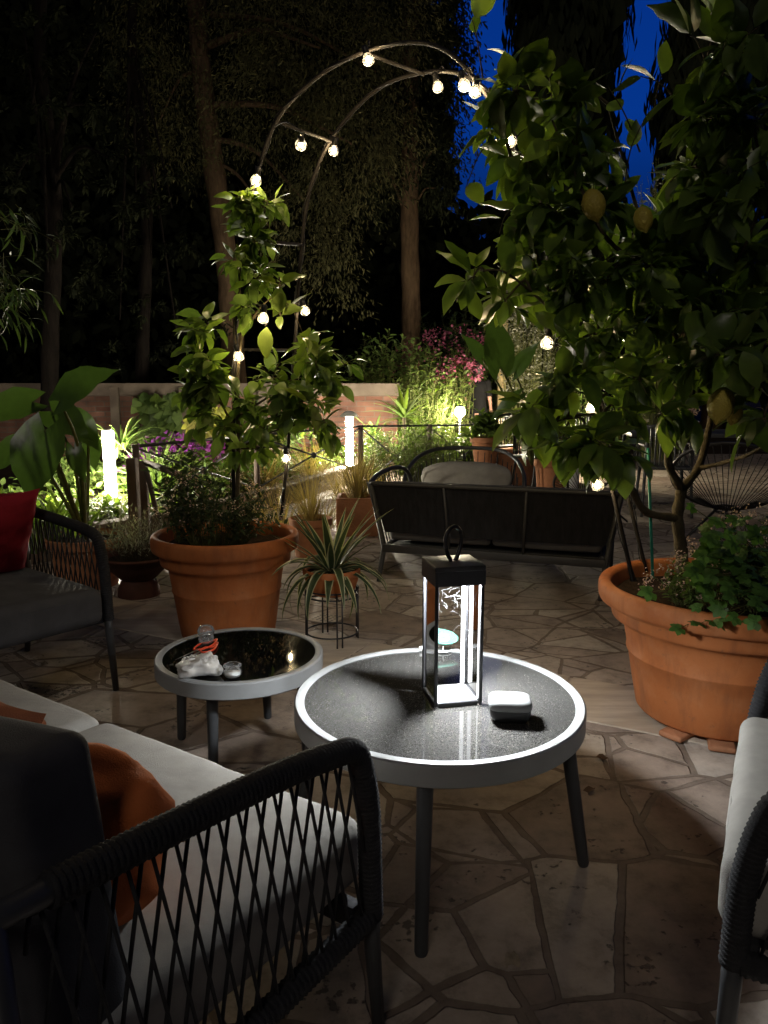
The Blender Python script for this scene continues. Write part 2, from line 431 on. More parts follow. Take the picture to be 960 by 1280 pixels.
# ------------------------------------------------------------------ paving
def paving():
    m, t, out = nt('crazy_paving')
    b = N(t, 'BsdfPrincipled'); L(t, b.outputs[0], out.inputs[0])
    tc = N(t, 'TexCoord')
    n1 = N(t, 'TexNoise', i_Scale=2.2, i_Detail=2.0); L(t, tc.outputs['Object'], n1.inputs['Vector'])
    n2 = N(t, 'TexNoise', i_Scale=14.0, i_Detail=3.0); L(t, tc.outputs['Object'], n2.inputs['Vector'])
    def cen(n, k):
        s = N(t, 'VectorMath', operation='SUBTRACT'); s.inputs[1].default_value = (.5, .5, .5); L(t, n.outputs['Color'], s.inputs[0])
        q = N(t, 'VectorMath', operation='SCALE'); q.inputs['Scale'].default_value = k; L(t, s.outputs[0], q.inputs[0]); return q
    a1 = N(t, 'VectorMath', operation='ADD'); L(t, tc.outputs['Object'], a1.inputs[0]); L(t, cen(n1, .045).outputs[0], a1.inputs[1])
    a2 = N(t, 'VectorMath', operation='ADD'); L(t, a1.outputs[0], a2.inputs[0]); L(t, cen(n2, .014).outputs[0], a2.inputs[1])
    mp = N(t, 'Mapping'); mp.inputs['Scale'].default_value = (1.0, 1.25, 0); mp.inputs['Rotation'].default_value = (0, 0, .5); mp.inputs['Location'].default_value = (.37, .12, 0)
    L(t, a2.outputs[0], mp.inputs[0])
    def vor(feature, sc, off):
        m_ = N(t, 'Mapping'); m_.inputs['Location'].default_value = off; m_.inputs['Scale'].default_value = (sc, sc, 0); L(t, mp.outputs[0], m_.inputs[0])
        v = N(t, 'TexVoronoi', feature=feature, voronoi_dimensions='2D'); v.inputs['Scale'].default_value = 1.0; L(t, m_.outputs[0], v.inputs['Vector']); return v
    S1, S2 = 2.45, 3.7
    v1, c1 = vor('DISTANCE_TO_EDGE', S1, (0, 0, 0)), vor('F1', S1, (0, 0, 0))
    v2, c2 = vor('DISTANCE_TO_EDGE', S2, (3.3, 1.7, 0)), vor('F1', S2, (3.3, 1.7, 0))
    sp1 = N(t, 'SeparateColor'); L(t, c1.outputs['Color'], sp1.inputs[0])
    sel = N(t, 'Math', operation='GREATER_THAN'); L(t, sp1.outputs[1], sel.inputs[0]); sel.inputs[1].default_value = .42
    d1 = N(t, 'Math', operation='DIVIDE'); L(t, v1.outputs['Distance'], d1.inputs[0]); d1.inputs[1].default_value = S1
    d2 = N(t, 'Math', operation='DIVIDE'); L(t, v2.outputs['Distance'], d2.inputs[0]); d2.inputs[1].default_value = S2
    d3 = N(t, 'Math', operation='MULTIPLY_ADD'); L(t, sel.outputs[0], d3.inputs[0]); d3.inputs[1].default_value = -9.0; d3.inputs[2].default_value = 9.0
    d4 = N(t, 'Math', operation='ADD'); L(t, d2.outputs[0], d4.inputs[0]); L(t, d3.outputs[0], d4.inputs[1])
    dm = N(t, 'Math', operation='MINIMUM'); L(t, d1.outputs[0], dm.inputs[0]); L(t, d4.outputs[0], dm.inputs[1])
    cm_ = N(t, 'MixRGB'); L(t, sel.outputs[0], cm_.inputs[0]); L(t, c1.outputs['Color'], cm_.inputs[1]); L(t, c2.outputs['Color'], cm_.inputs[2])
    cm2 = N(t, 'MixRGB'); cm2.inputs[0].default_value = .35; L(t, cm_.outputs[0], cm2.inputs[1]); L(t, c1.outputs['Color'], cm2.inputs[2])
    jw = N(t, 'MapRange'); L(t, n1.outputs['Fac'], jw.inputs[0]); jw.inputs[1].default_value = .3; jw.inputs[2].default_value = .7; jw.inputs[3].default_value = .006; jw.inputs[4].default_value = .017
    jr = N(t, 'Math', operation='MULTIPLY_ADD'); L(t, n2.outputs['Fac'], jr.inputs[0]); jr.inputs[1].default_value = .008; jr.inputs[2].default_value = -.004
    ja = N(t, 'Math', operation='ADD'); L(t, jw.outputs[0], ja.inputs[0]); L(t, jr.outputs[0], ja.inputs[1])
    dv = N(t, 'Math', operation='DIVIDE'); L(t, dm.outputs[0], dv.inputs[0]); L(t, ja.outputs[0], dv.inputs[1])
    edge = ramp(t, [(.72, 0), (.96, 1)], dv.outputs[0])
    sep = N(t, 'SeparateColor'); L(t, cm2.outputs[0], sep.inputs[0])
    stone = ramp(t, [(0, (.22, .165, .13)), (.3, (.37, .30, .245)), (.6, (.45, .385, .315)), (.8, (.30, .235, .195)), (1, (.52, .46, .39))], sep.outputs[0])
    n3 = N(t, 'TexNoise', i_Scale=9.0, i_Detail=8.0, i_Roughness=.7); L(t, tc.outputs['Object'], n3.inputs['Vector'])
    mo = ramp(t, [(.3, .38), (.5, .85), (.72, 1.12)], n3.outputs['Fac'])
    m1 = N(t, 'MixRGB', blend_type='MULTIPLY'); m1.inputs[0].default_value = 1; L(t, stone.outputs[0], m1.inputs[1]); L(t, mo.outputs[0], m1.inputs[2])
    # travertine pits
    n4 = N(t, 'TexNoise', i_Scale=46.0, i_Detail=3.0); L(t, tc.outputs['Object'], n4.inputs['Vector'])
    n5 = N(t, 'TexNoise', i_Scale=5.0, i_Detail=2.0); L(t, tc.outputs['Object'], n5.inputs['Vector'])
    mu = N(t, 'Math', operation='MULTIPLY'); L(t, n4.outputs['Fac'], mu.inputs[0]); L(t, n5.outputs['Fac'], mu.inputs[1])
    pit = ramp(t, [(.355, 1), (.40, .32)], mu.outputs[0])
    m2 = N(t, 'MixRGB', blend_type='MULTIPLY'); m2.inputs[0].default_value = 1; L(t, m1.outputs[0], m2.inputs[1]); L(t, pit.outputs[0], m2.inputs[2])
    gr = ramp(t, [(.3, (.11, .083, .065)), (.7, (.23, .18, .142))], n3.outputs['Fac'])
    m3 = N(t, 'MixRGB'); L(t, edge.outputs[0], m3.inputs[0]); L(t, gr.outputs[0], m3.inputs[1]); L(t, m2.outputs[0], m3.inputs[2])
    L(t, m3.outputs[0], b.inputs['Base Color'])
    rr = ramp(t, [(0, .9), (1, .55)], edge.outputs[0]); L(t, rr.outputs[0], b.inputs['Roughness'])
    b.inputs['Specular IOR Level'].default_value = .3
    h = N(t, 'Math', operation='MULTIPLY_ADD'); L(t, edge.outputs[0], h.inputs[0]); h.inputs[1].default_value = 1.0
    h2 = N(t, 'Math', operation='MULTIPLY'); L(t, n3.outputs['Fac'], h2.inputs[0]); h2.inputs[1].default_value = .45; L(t, h2.outputs[0], h.inputs[2])
    h3 = N(t, 'Math', operation='MULTIPLY_ADD'); L(t, pit.outputs[0], h3.inputs[0]); h3.inputs[1].default_value = .35; L(t, h.outputs[0], h3.inputs[2])
    bp = N(t, 'Bump', i_Strength=.8, i_Distance=.012); L(t, h3.outputs[0], bp.inputs['Height']); L(t, bp.outputs[0], b.inputs['Normal'])
    return m
M['paving'] = paving()
M['slab'] = mat('travertine_slab', (.40, .33, .255), .6, .3, .28, 7, .3, 40, stretch=(.35, 2.2, 1), rvar=.1)

g = MB(); g.add([(-150, -60, -.06), (150, -60, -.06), (150, 240, -.06), (-150, 240, -.06)], [(0, 1, 2, 3)])
tag(g.build('ground', M['soil'], smooth=False), kind='structure')
g = MB(); g.add([(-9, -6, 0), (12, -6, 0), (12, 13.5, 0), (-9, 13.5, 0)], [(0, 1, 2, 3)])
tag(g.build('patio', M['paving'], smooth=False), kind='structure')
# the straight band of slabs through the two big pots
bd = V((.888, -.460, 0)).normalized(); bn = V((-bd.y, bd.x, 0))
b0 = V((.89, 2.755, 0))
g = MB(); s = -7.0; k = 0
ang = math.atan2(bd.y, bd.x)
while s < 4:
    ln = R.uniform(.55, .95)
    c = b0 + bd * (s + ln / 2); s += ln
    g.rbox((c.x, c.y, -.012 + R.uniform(-.001, .001)), (ln - .012, .40, .034), .004, 1, ang, seg=1)
tag(g.build('stone_band', M['slab'], smooth=False), kind='structure')

# ------------------------------------------------------------------ planting bed, kerb, wall
K = [V((-4.2, 3.0, 0)), V((-2.12, 5.45, 0)), V((-1.60, 6.2, 0)), V((-.95, 7.9, 0)), V((-.35, 10.0, 0)), V((-.25, 12.4, 0))]
g = MB()
vs = [(p.x, p.y, .17) for p in K] + [(-12, 12.4, .17), (-12, 3.0, .17)]
g.add(vs, [tuple(range(len(vs)))])
tag(g.build('planting_bed', M['soil'], smooth=False), kind='structure')
kb = thing('kerb', 'low pale stone kerb holding the planting bed by the garden light tubes', 'kerb', K[1])
for i in range(len(K) - 1):
    a, b = K[i], K[i + 1]; d = (b - a); c = (a + b) / 2; an = math.atan2(d.y, d.x)
    g = MB(); g.rbox((c.x, c.y, .085), (d.length - .01, .10, .17), .008, 1, an, seg=1)
    g.build('kerb_face', M['plaster'], kb, smooth=False)
    g = MB(); g.rbox((c.x, c.y, .19), (d.length - .006, .14, .036), .008, 1, an, seg=2)
    g.build('coping', M['plaster'], kb, autosmooth=40)

def brick():
    m, t, out = nt('old_brick')
    b = N(t, 'BsdfPrincipled', i_Roughness=.9); L(t, b.outputs[0], out.inputs[0])
    tc = N(t, 'TexCoord'); sx = N(t, 'SeparateXYZ'); L(t, tc.outputs['Object'], sx.inputs[0])
    cx = N(t, 'CombineXYZ'); L(t, sx.outputs['X'], cx.inputs[0]); L(t, sx.outputs['Z'], cx.inputs[1])
    nz = N(t, 'TexNoise', i_Scale=8.0); L(t, tc.outputs['Object'], nz.inputs['Vector'])
    ad = N(t, 'VectorMath', operation='MULTIPLY_ADD'); ad.inputs[1].default_value = (.02, .012, 0); L(t, nz.outputs['Color'], ad.inputs[0]); L(t, cx.outputs[0], ad.inputs[2])
    br = N(t, 'TexBrick'); L(t, ad.outputs[0], br.inputs['Vector'])
    br.inputs['Color1'].default_value = (.17, .07, .045, 1); br.inputs['Color2'].default_value = (.29, .14, .095, 1); br.inputs['Mortar'].default_value = (.19, .135, .105, 1)
    br.inputs['Scale'].default_value = 1.0; br.inputs['Brick Width'].default_value = .26; br.inputs['Row Height'].default_value = .075; br.inputs['Mortar Size'].default_value = .009
    n2 = N(t, 'TexNoise', i_Scale=2.5, i_Detail=6.0); L(t, tc.outputs['Object'], n2.inputs['Vector'])
    st = ramp(t, [(.3, .25), (.62, .85)], n2.outputs['Fac'])
    mx = N(t, 'MixRGB', blend_type='MULTIPLY'); mx.inputs[0].default_value = 1; L(t, br.outputs[0], mx.inputs[1]); L(t, st.outputs[0], mx.inputs[2])
    L(t, mx.outputs[0], b.inputs['Base Color'])
    bp = N(t, 'Bump', i_Strength=.6, i_Distance=.01, invert=True); L(t, br.outputs['Fac'], bp.inputs['Height']); L(t, bp.outputs[0], b.inputs['Normal'])
    return m
M['brick'] = brick()
WY = 11.2
wl = thing('garden_wall', 'old brick garden wall with a grey rendered top band behind the planting bed', 'wall', (-4, WY, 0))
g = MB(); g.box((-5.4, WY + .12, .45), (11.2, .24, 1.2)); g.build('brickwork', M['brick'], wl, smooth=False)
g = MB(); g.rbox((-5.4, WY + .12, 1.135), (11.24, .27, .18), .012, 1, seg=1); g.build('top_band', M['plaster'], wl, smooth=False)
for px in (148, 233, 330):
    x = (px - 480) / 960 * WY
    g = MB(); g.rbox((x, WY - .03, .62), (.13, .07, 1.1), .01, 1, seg=1); g.build('pier', M['plaster'], wl, smooth=False)
# open gate at the end of the kerb
gp = thing('garden_gate', 'open wooden garden gate with a diagonal brace behind the terracotta pot', 'gate', (-1.74, 5.2, 0))
p1 = at(177, 700, 0); 
g = MB(); g.rbox((p1.x - .03, p1.y, .35), (.065, .08, .72), .008, 1, seg=1); g.build('post', M['oldwood'], gp, smooth=False)
g = MB(); g.rbox((p1.x + .05, p1.y - .01, .35), (.045, .06, .69), .008, 1, seg=1); g.build('stile', M['oldwood'], gp, smooth=False)
e = V((-1.16, 4.42, 0))
s0 = V((p1.x + .07, p1.y - .02, 0))
g = MB(); g.tube([s0 + V((0, 0, .68)), e + V((0, 0, .68))], .022, 6); g.build('top_rail', M['oldwood'], gp)
g = MB(); g.tube([s0 + V((0, 0, .10)), e + V((0, 0, .10))], .016, 6); g.build('bottom_rail', M['oldwood'], gp)
g = MB(); g.tube([s0 + V((0, 0, .64)), s0.lerp(e, .5) + V((0, 0, .11))], .017, 6); g.build('brace', M['oldwood'], gp)
g = MB(); g.rbox((e.x, e.y, .36), (.045, .05, .68), .006, 1, seg=1); g.build('stile', M['oldwood'], gp, smooth=False)
# railing with X braces along the kerb
rl = thing('garden_railing', 'low dark railing with crossed braces and round joints along the planting bed', 'railing', (-.95, 7.9, 0))
posts = [V((-1.86, 5.75, .2)), V((-1.18, 7.1, .2)), V((-.26, 8.6, 0)), V((.52, 8.75, 0)), V((1.3, 8.9, 0))]
for p in posts:
    g = MB(); g.tube([p, V((p.x, p.y, .76))], .028, 8); g.build('post', M['oldwood'], rl)
for a, b in zip(posts, posts[1:]):
    g = MB(); g.tube([V((a.x, a.y, .745)), V((b.x, b.y, .745))], .013, 6); g.build('top_rail', M['charcoal'], rl)
    g = MB()
    z0 = max(a.z, b.z) + .05
    g.tube([V((a.x, a.y, .73)), V((b.x, b.y, z0))], .009, 6); g.tube([V((a.x, a.y, z0)), V((b.x, b.y, .73))], .009, 6)
    g.build('brace', M['charcoal'], rl)
    c = (a + b) / 2; g = MB(); g.ball((c.x, c.y, (.73 + z0) / 2), .034, 10, 6); g.build('ball_joint', M['charcoal'], rl)

# ------------------------------------------------------------------ garden lights
M['sleeve'] = glass('halo_frost', (1, 1, 1), rough=.3, dif=.025)  # added outer sleeve that gives the light tubes a soft halo
def bollard(px, Y, z0, z1, label, dome):
    x = (px - 480) / 960 * (Y * cp + .15)
    b = thing('light_bollard', label, 'garden light', (x, Y, z0), 'tube lights in the planting bed')
    g = MB(); g.lathe([(.001, z0), (.05, z0), (.05, z0 + .05), (.001, z0 + .05)], 20, (x, Y, 0)); g.build('base', M['charcoal'], b, autosmooth=40)
    mid = (z0 + z1) / 2 + .06
    for a, c in ((z0 + .052, mid - .012), (mid + .012, z1)):
        g = MB(); g.lathe([(.001, a), (.032, a), (.032, c), (.001, c)], 20, (x, Y, 0)); g.build('light_tube', M['tube'], b, autosmooth=40)
    g = MB(); g.lathe([(.001, mid - .011), (.036, mid - .011), (.036, mid + .011), (.001, mid + .011)], 20, (x, Y, 0)); g.build('collar', M['steel'], b, autosmooth=40)
    g = MB(); g.lathe([(.050, z0 + .05), (.050, z1 + .001)], 24, (x, Y, 0)); g.build('halo_sleeve', M['sleeve'], b)
    g = MB()
    if dome: g.lathe([(.001, z1 + .075), (.05, z1 + .06), (.10, z1 + .025), (.115, z1 + .003), (.11, z1 + .003), (.001, z1 + .012)], 24, (x, Y, 0))
    else: g.lathe([(.001, z1 + .02), (.036, z1 + .02), (.036, z1 + .002), (.001, z1 + .002)], 20, (x, Y, 0))
    g.build('cap', M['white'] if dome else M['steel'], b, autosmooth=40)
bollard(139, 6.6, .17, .81, 'bright upright light tube beside the gate post, in front of the brick wall', False)
bollard(437, 9.4, .17, .82, 'bright light tube under a pale dome cap, beside the tan grasses', True)
def lamp(px, py, Y, label):
    p = aty(px, py, Y)
    b = thing('garden_lamp', label, 'garden light', (p.x, p.y, 0), 'small round garden lamps')
    g = MB(); g.tube([(p.x, p.y, 0), (p.x, p.y, p.z - .06)], .012, 8); g.build('stem', M['charcoal'], b)
    g = MB(); g.ball(p, .066, 16, 10); g.build('globe', M['lampglow'], b)
    g = MB(); g.lathe([(.001, .09), (.05, .08), (.07, .068), (.066, .064), (.001, .068)], 16, p); g.build('shade', M['charcoal'], b)
lamp(575, 515, 10.0, 'small round glowing lamp on a thin stem among the shrubs behind the woven sofa')
lamp(657, 519, 10.4, 'small round glowing lamp glimpsed through the leaves beyond the dining chairs')
# ------------------------------------------------------------------ nest of two coffee tables
def tabletop_mat(name, speck):
    m, t, out = nt(name)
    b = N(t, 'BsdfPrincipled', i_Roughness=.07); L(t, b.outputs[0], out.inputs[0])
    tc = N(t, 'TexCoord')
    v = N(t, 'TexVoronoi', feature='F1'); v.inputs['Scale'].default_value = 210.0; L(t, tc.outputs['Object'], v.inputs['Vector'])
    n = N(t, 'TexNoise', i_Scale=90.0, i_Detail=3.0); L(t, tc.outputs['Object'], n.inputs['Vector'])
    n2 = N(t, 'TexNoise', i_Scale=420.0, i_Detail=1.0); L(t, tc.outputs['Object'], n2.inputs['Vector'])
    sp_ = ramp(t, [(.10, 1), (.24, 0)], v.outputs['Distance'])
    k = ramp(t, [(.5, 0), (.62, 1)], n.outputs['Fac'])
    mu = N(t, 'Math', operation='MULTIPLY'); L(t, sp_.outputs[0], mu.inputs[0]); L(t, k.outputs[0], mu.inputs[1])
    fine = ramp(t, [(.36, (.035 * speck, .034 * speck, .032 * speck)), (.72, (.105 * speck, .102 * speck, .095 * speck))], n2.outputs['Fac'])
    mx = N(t, 'MixRGB'); L(t, mu.outputs[0], mx.inputs[0]); L(t, fine.outputs[0], mx.inputs[1]); mx.inputs[2].default_value = (.50 * speck, .47 * speck, .40 * speck, 1)
    L(t, mx.outputs[0], b.inputs['Base Color'])
    # dried rings and smears change the gloss
    n3 = N(t, 'TexNoise', i_Scale=5.0, i_Detail=5.0); L(t, tc.outputs['Object'], n3.inputs['Vector'])
    rr = ramp(t, [(.4, .025), (.7, .11)], n3.outputs['Fac']); L(t, rr.outputs[0], b.inputs['Roughness'])
    return m
M['topglass'] = tabletop_mat('speckled_black_glass', .66)
M['topglass2'] = tabletop_mat('black_glass', .05)

def coffee_table(label, c, r, h, angs, rt, rb, glassm):
    T = thing('coffee_table', label, 'coffee table', (c.x, c.y, 0), 'nest of round coffee tables')
    g = MB(); b = .052
    g.lathe([(r - .025, h - .012), (r - .025, h - .001), (r - .022, h + .001), (r - .004, h + .001), (r, h - .003), (r, h - b + .004), (r - .004, h - b), (r - .025, h - b), (r - .025, h - .012)], 96, (c.x, c.y, 0))
    g.build('rim', M['tablemetal'], T, autosmooth=35)
    g = MB(); g.lathe([(.001, h - .003), (r - .0255, h - .003), (r - .0255, h - .011), (.001, h - .011)], 96, (c.x, c.y, 0)); g.build('glass_top', glassm, T, autosmooth=35)
    for a in angs:
        a = rad(a); g = MB()
        u = V((math.cos(a), math.sin(a), 0))
        top = c + u * rt; top.z = h - .04; bot = c + u * rb; bot.z = .004
        g.tube([bot, bot.lerp(top, .02), bot.lerp(top, .5), top], [.012, .0145, .0165, .019], 14)
        g.build('leg', M['charcoal'], T, autosmooth=40)
    return T
H1, H2 = .43, .33
TC1 = at(548, 870, H1); TC1.z = 0
TC2 = at(300, 816, H2); TC2.z = 0
R1, R2 = .360, .272
coffee_table('larger round coffee table with speckled dark glass carrying the lit lantern', TC1, R1, H1, (-99, -9, 81, 171), R1 - .05, .372, M['topglass'])
coffee_table('smaller lower round coffee table with black glass carrying the plastic bag', TC2, R2, H2, (-103, -13, 77, 167), R2 - .06, .225, M['topglass2'])

# ------------------------------------------------------------------ lantern
LC = at(564, 870, H1); LZ = H1
LT = thing('lantern', 'tall black lantern with glass sides and a loop handle, lit white on the larger table', 'lantern', (LC.x, LC.y, LZ))
lr = Matrix.Translation(LC) @ Matrix.Rotation(rad(12), 4, 'Z')
wd, hh = .121, .30
def lp(g, name, m, **k): return g.build(name, m, LT, **k)
g = MB()
for sx_ in (-1, 1):
    for sy_ in (-1, 1):
        g.rbox((sx_ * (wd / 2 - .004), sy_ * (wd / 2 - .004), hh / 2), (.008, .008, hh), .0012, 1, M=lr, seg=1)
for s_ in (-1, 1):
    g.box((0, s_ * (wd / 2 - .005), .004), (wd - .0202, .010, .008), M=lr); g.box((s_ * (wd / 2 - .005), 0, .004), (.010, wd - .0202, .008), M=lr)
lp(g, 'frame', M['black'], autosmooth=30)
g = MB(); g.rbox((0, 0, .005), (wd - .0206, wd - .0206, .007), .001, 1, M=lr, seg=1); lp(g, 'floor_plate', M['white'], smooth=False)
g = MB(); 
g.rbox((0, 0, hh + .0415), (wd + .004, wd + .004, .012), .002, 1, M=lr, seg=2)
for s_ in (-1, 1):
    g.box((s_ * (wd / 2 - .002), 0, hh + .018), (.008, wd + .0038, .0354), M=lr); g.box((0, s_ * (wd / 2 - .002), hh + .018), (wd - .0122, .008, .0354), M=lr)
lp(g, 'cap', M['black'], autosmooth=30)
g = MB(); g.box((0, 0, hh + .0125), (.084, .084, .003), M=lr); lp(g, 'led_panel', M['led'], smooth=False)
# white inner strips on the posts
for sx_, sy_ in ((-1, 1), (1, 1), (1, -1)):
    g = MB()
    if sy_ > 0: g.box((sx_ * (wd / 2 - (.0155 if sx_ > 0 else .018)), sy_ * (wd / 2 - .0086), hh / 2 + .004), (.010 if sx_ > 0 else .018, .001, hh - .014), M=lr)
    else: g.box((sx_ * (wd / 2 - .0086), sy_ * (wd / 2 - .0115), hh / 2 + .004), (.001, .005, hh - .014), M=lr)
    lp(g, 'light_strip', M['strip'], smooth=False)
for s_ in (-1, 1):
    for ax in (0, 1):
        g = MB(); q = (wd - .021) / 2
        o = s_ * (wd / 2 - .005)
        cs = [(-q, .0085), (q, .0085), (q, hh - .001), (-q, hh - .001)]
        g.add([V((a, o, z)) if ax else V((o, a, z)) for a, z in cs], [(0, 1, 2, 3)], M=lr)
        lp(g, 'glass_pane', M['pane'], smooth=False)
g = MB()
hp = [V((-.008, 0, hh + .046)), V((-.022, 0, hh + .068)), V((-.031, 0, hh + .095)), V((-.024, 0, hh + .120)), V((0, 0, hh + .132)), V((.024, 0, hh + .120)), V((.031, 0, hh + .095)), V((.022, 0, hh + .068)), V((.008, 0, hh + .046))]
hm = lr @ Matrix.Rotation(rad(35), 4, 'Z')
g.tube(spline(hp, 6), .0052, 10, M=hm); lp(g, 'handle', M['black'])
g = MB()
for i in range(46):
    a = V((R.uniform(-.042, .045), R.uniform(-.04, .04), hh - .02 - R.random() ** 2 * .16)); d_ = rdir() * R.uniform(.02, .05)
    b_ = a + d_; 
    for q in (a, b_):
        q.x = max(-.046, min(.046, q.x)); q.y = max(-.046, min(.046, q.y)); q.z = min(hh - .008, q.z)
    m_ = (a + b_) / 2 + rv(.006) - V((0, 0, .004))
    g.tube(spline([a, m_, b_], 4), .00022, 3, M=lr, cap=False)
lp(g, 'cobweb', M['web'])

# rounded square case on the big table
cc = at(637, 897, H1); cm = Matrix.Translation(cc) @ Matrix.Rotation(rad(-6), 4, 'Z')
cs_ = thing('pocket_case', 'rounded square case with a pale lid and black base on the speckled table', 'case', cc)
g = MB(); g.squircle([(.001, .001), (.036, .001), (.043, .005), (.0465, .013), (.048, .024), (.0475, .0285), (.001, .0286)], (0, 0, 0), sy=.80, M=cm); g.build('base', M['blackpl'], cs_, autosmooth=50)
g = MB(); g.squircle([(.0470, .0289), (.0495, .031), (.0505, .036), (.0500, .043), (.0470, .0485), (.0415, .0515), (.030, .0528), (.001, .0535)], (0, 0, 0), sy=.80, M=cm); g.build('lid', M['silverpl'], cs_, autosmooth=50)
# mint dish behind the lantern
dc = at(553, 812, H1); dd = thing('coil_dish', 'mint green pierced oval dish on a white wire foot behind the lantern', 'dish', dc)
tilt = Matrix.Translation(dc + V((0, 0, .034))) @ Matrix.Rotation(rad(8), 4, 'Y') @ Matrix.Rotation(rad(14), 4, 'X')
g = MB(); g.lathe([(.001, .002), (.034, .002), (.043, .009), (.046, .009), (.036, -.002), (.001, -.003)], 32, M=tilt, sx=1.0, sy=.85); g.build('dish', M['mint'], dd)
g = MB(); g.lathe([(.018, .0036), (.019, .0048), (.020, .0036)], 24, M=tilt); g.lathe([(.010, .0036), (.011, .0048), (.012, .0036)], 24, M=tilt); g.build('spiral_ridge', M['white'], dd)
g = MB()
for a in (30, 150, 270):
    u = V((math.cos(rad(a)), math.sin(rad(a)), 0)) * .028
    g.tube([dc + V((0, 0, .03)) + u * .5, dc + u + V((0, 0, .0015))], .0016, 6)
g.tube([dc + V((math.cos(a / 3) * .028, math.sin(a / 3) * .028, .0025)) for a in range(19)], .0016, 6, closed=True); g.build('wire_foot', M['white'], dd)
q = at(527, 813, H1)
g = MB(); g.rbox(q + V((0, 0, .006)), (.016, .012, .012), .004, 1, .4); tag(g.build('wax_stub', M['white']), 'tiny white wax stub beside the mint green dish', 'wax stub')

# ------------------------------------------------------------------ things on the small table
p = at(258, 804, H2); jb = thing('glass_jar', 'round clear glass jar with a bulbous lid at the far edge of the small table', 'jar', p)
g = MB(); g.lathe([(.001, .001), (.019, .001), (.024, .006), (.026, .018), (.024, .028), (.020, .031)], 24, p); g.build('body', M['jar'], jb)
g = MB(); g.lathe([(.020, .0315), (.027, .034), (.029, .046), (.024, .058), (.012, .064), (.001, .065)], 24, p); g.build('lid', M['jar'], jb)
p = at(291, 846, H2); jb = thing('glass_pot', 'small squat glass pot with a rolled rim next to the plastic bag', 'jar', p)
g = MB(); g.lathe([(.001, .001), (.020, .001), (.026, .008), (.027, .018), (.021, .027), (.021, .030), (.027, .034), (.027, .039), (.019, .041)], 24, p); g.build('body', M['jar'], jb)
g = MB(); g.lathe([(.001, .003), (.022, .004), (.023, .014), (.001, .015)], 20, p); g.build('salt', M['white'], jb)
p = at(249, 842, H2)
def crumple(c, d, rot, amt, sd):
    vs = []; fs = []; nu, nv = 56, 34
    for j in range(nv + 1):
        th = math.pi * j / nv
        for i in range(nu):
            ph = 2 * math.pi * i / nu
            s3 = lambda x: math.copysign(abs(x) ** .62, x)
            p = V((s3(math.sin(th)) * s3(math.cos(ph)), s3(math.sin(th)) * s3(math.sin(ph)), s3(math.cos(th))))
            q0 = p * 1.7 + V((sd, 2 * sd, 5))
            f = mnoise.noise(p * .9 + V((sd, 0, 0))) * .30 + (.22 - abs(mnoise.noise(q0)) * 1.0) * amt + (.15 - abs(mnoise.noise(q0 * 2.4))) * amt * .45 + mnoise.noise(q0 * 6) * amt * .06
            q = p * (.92 + f); q = V((q.x * d[0] / 2, q.y * d[1] / 2, q.z * d[2] / 2)); q.z = max(q.z, -d[2] / 2 * .8) + d[2] / 2 * .8
            q.z *= 1 + .35 * p.x
            vs.append(q)
    for j in range(nv):
        for i in range(nu): fs.append((j * nu + i, (j + 1) * nu + i, (j + 1) * nu + (i + 1) % nu, j * nu + (i + 1) % nu))
    g = MB(); g.add(vs, fs, M=Matrix.Translation(c) @ Matrix.Rotation(rot, 4, 'Z')); return g
g = crumple(p + V((0, 0, .001)), (.128, .092, .058), rad(14), .33, 3.1)
bg_ = thing('plastic_bag', 'crumpled clear plastic bag of pale contents lying on the small table', 'bag', p)
g.build('film', M['bag'], bg_)
g = crumple(p + V((0, 0, .004)), (.112, .078, .048), rad(14), .32, 3.1); g.build('contents', mat('bag_contents', (.34, .30, .24), .8, .2, .45, 40, .5, 60), bg_)
g = MB()
for i in range(18):
    a = R.uniform(0, 6.28); u = V((math.cos(a) * .055, math.sin(a) * .035, 0))
    q0 = p + u * R.uniform(.2, .9) + V((0, 0, .053)); q1 = p + u * 1.02 + V((0, 0, R.uniform(.006, .045)))
    g.tube(spline([q0, (q0 + q1) / 2 + V((0, 0, .006)) + rv(.006), q1], 4), [.0022, .0006], 5)
g.build('crease', M['bag'], bg_)
# scissors with orange handles
p = at(262, 812, H2); scs = thing('scissors', 'open scissors with orange red handles and thin steel blades by the round jar', 'scissors', p)
zz = .004
def tp(px, py, z=zz): return at(px, py, H2 + z)
for pts in (((242, 812), (250, 805), (262, 803), (271, 799), (266, 806), (254, 811)), ((250, 814), (257, 809), (266, 809), (272, 803), (268, 811), (258, 815))):
    g = MB(); g.tube(spline([tp(*q) for q in pts], 5, True), .0032, 8, closed=True); g.build('handle', M['redpl'], scs)
for a, b_ in (((246, 813), (219, 825)), ((250, 815), (222, 829))):
    A, B = tp(*a), tp(*b_); d_ = (B - A); s_ = V((-d_.y, d_.x, 0)).normalized() * .004
    g = MB(); g.add([A + s_, A - s_, B, A + s_ + V((0, 0, .0015)), A - s_ + V((0, 0, .0015)), B + V((0, 0, .0012))], [(0, 1, 2), (5, 4, 3), (0, 2, 5, 3), (2, 1, 4, 5), (1, 0, 3, 4)]); g.build('blade', M['steel'], scs, smooth=False)
g = MB(); g.lathe([(.001, .0035), (.003, .003), (.003, .001), (.001, .001)], 10, tp(247, 813)); g.build('pivot', M['steel'], scs)

# ------------------------------------------------------------------ rope-sided seats
def seat_frame(origin, F):
    F = V((F[0], F[1], 0)).normalized(); r_ = V((F.y, -F.x, 0))
    return Matrix(((r_.x, F.x, 0, origin[0]), (r_.y, F.y, 0, origin[1]), (0, 0, 1, 0), (0, 0, 0, 1)))

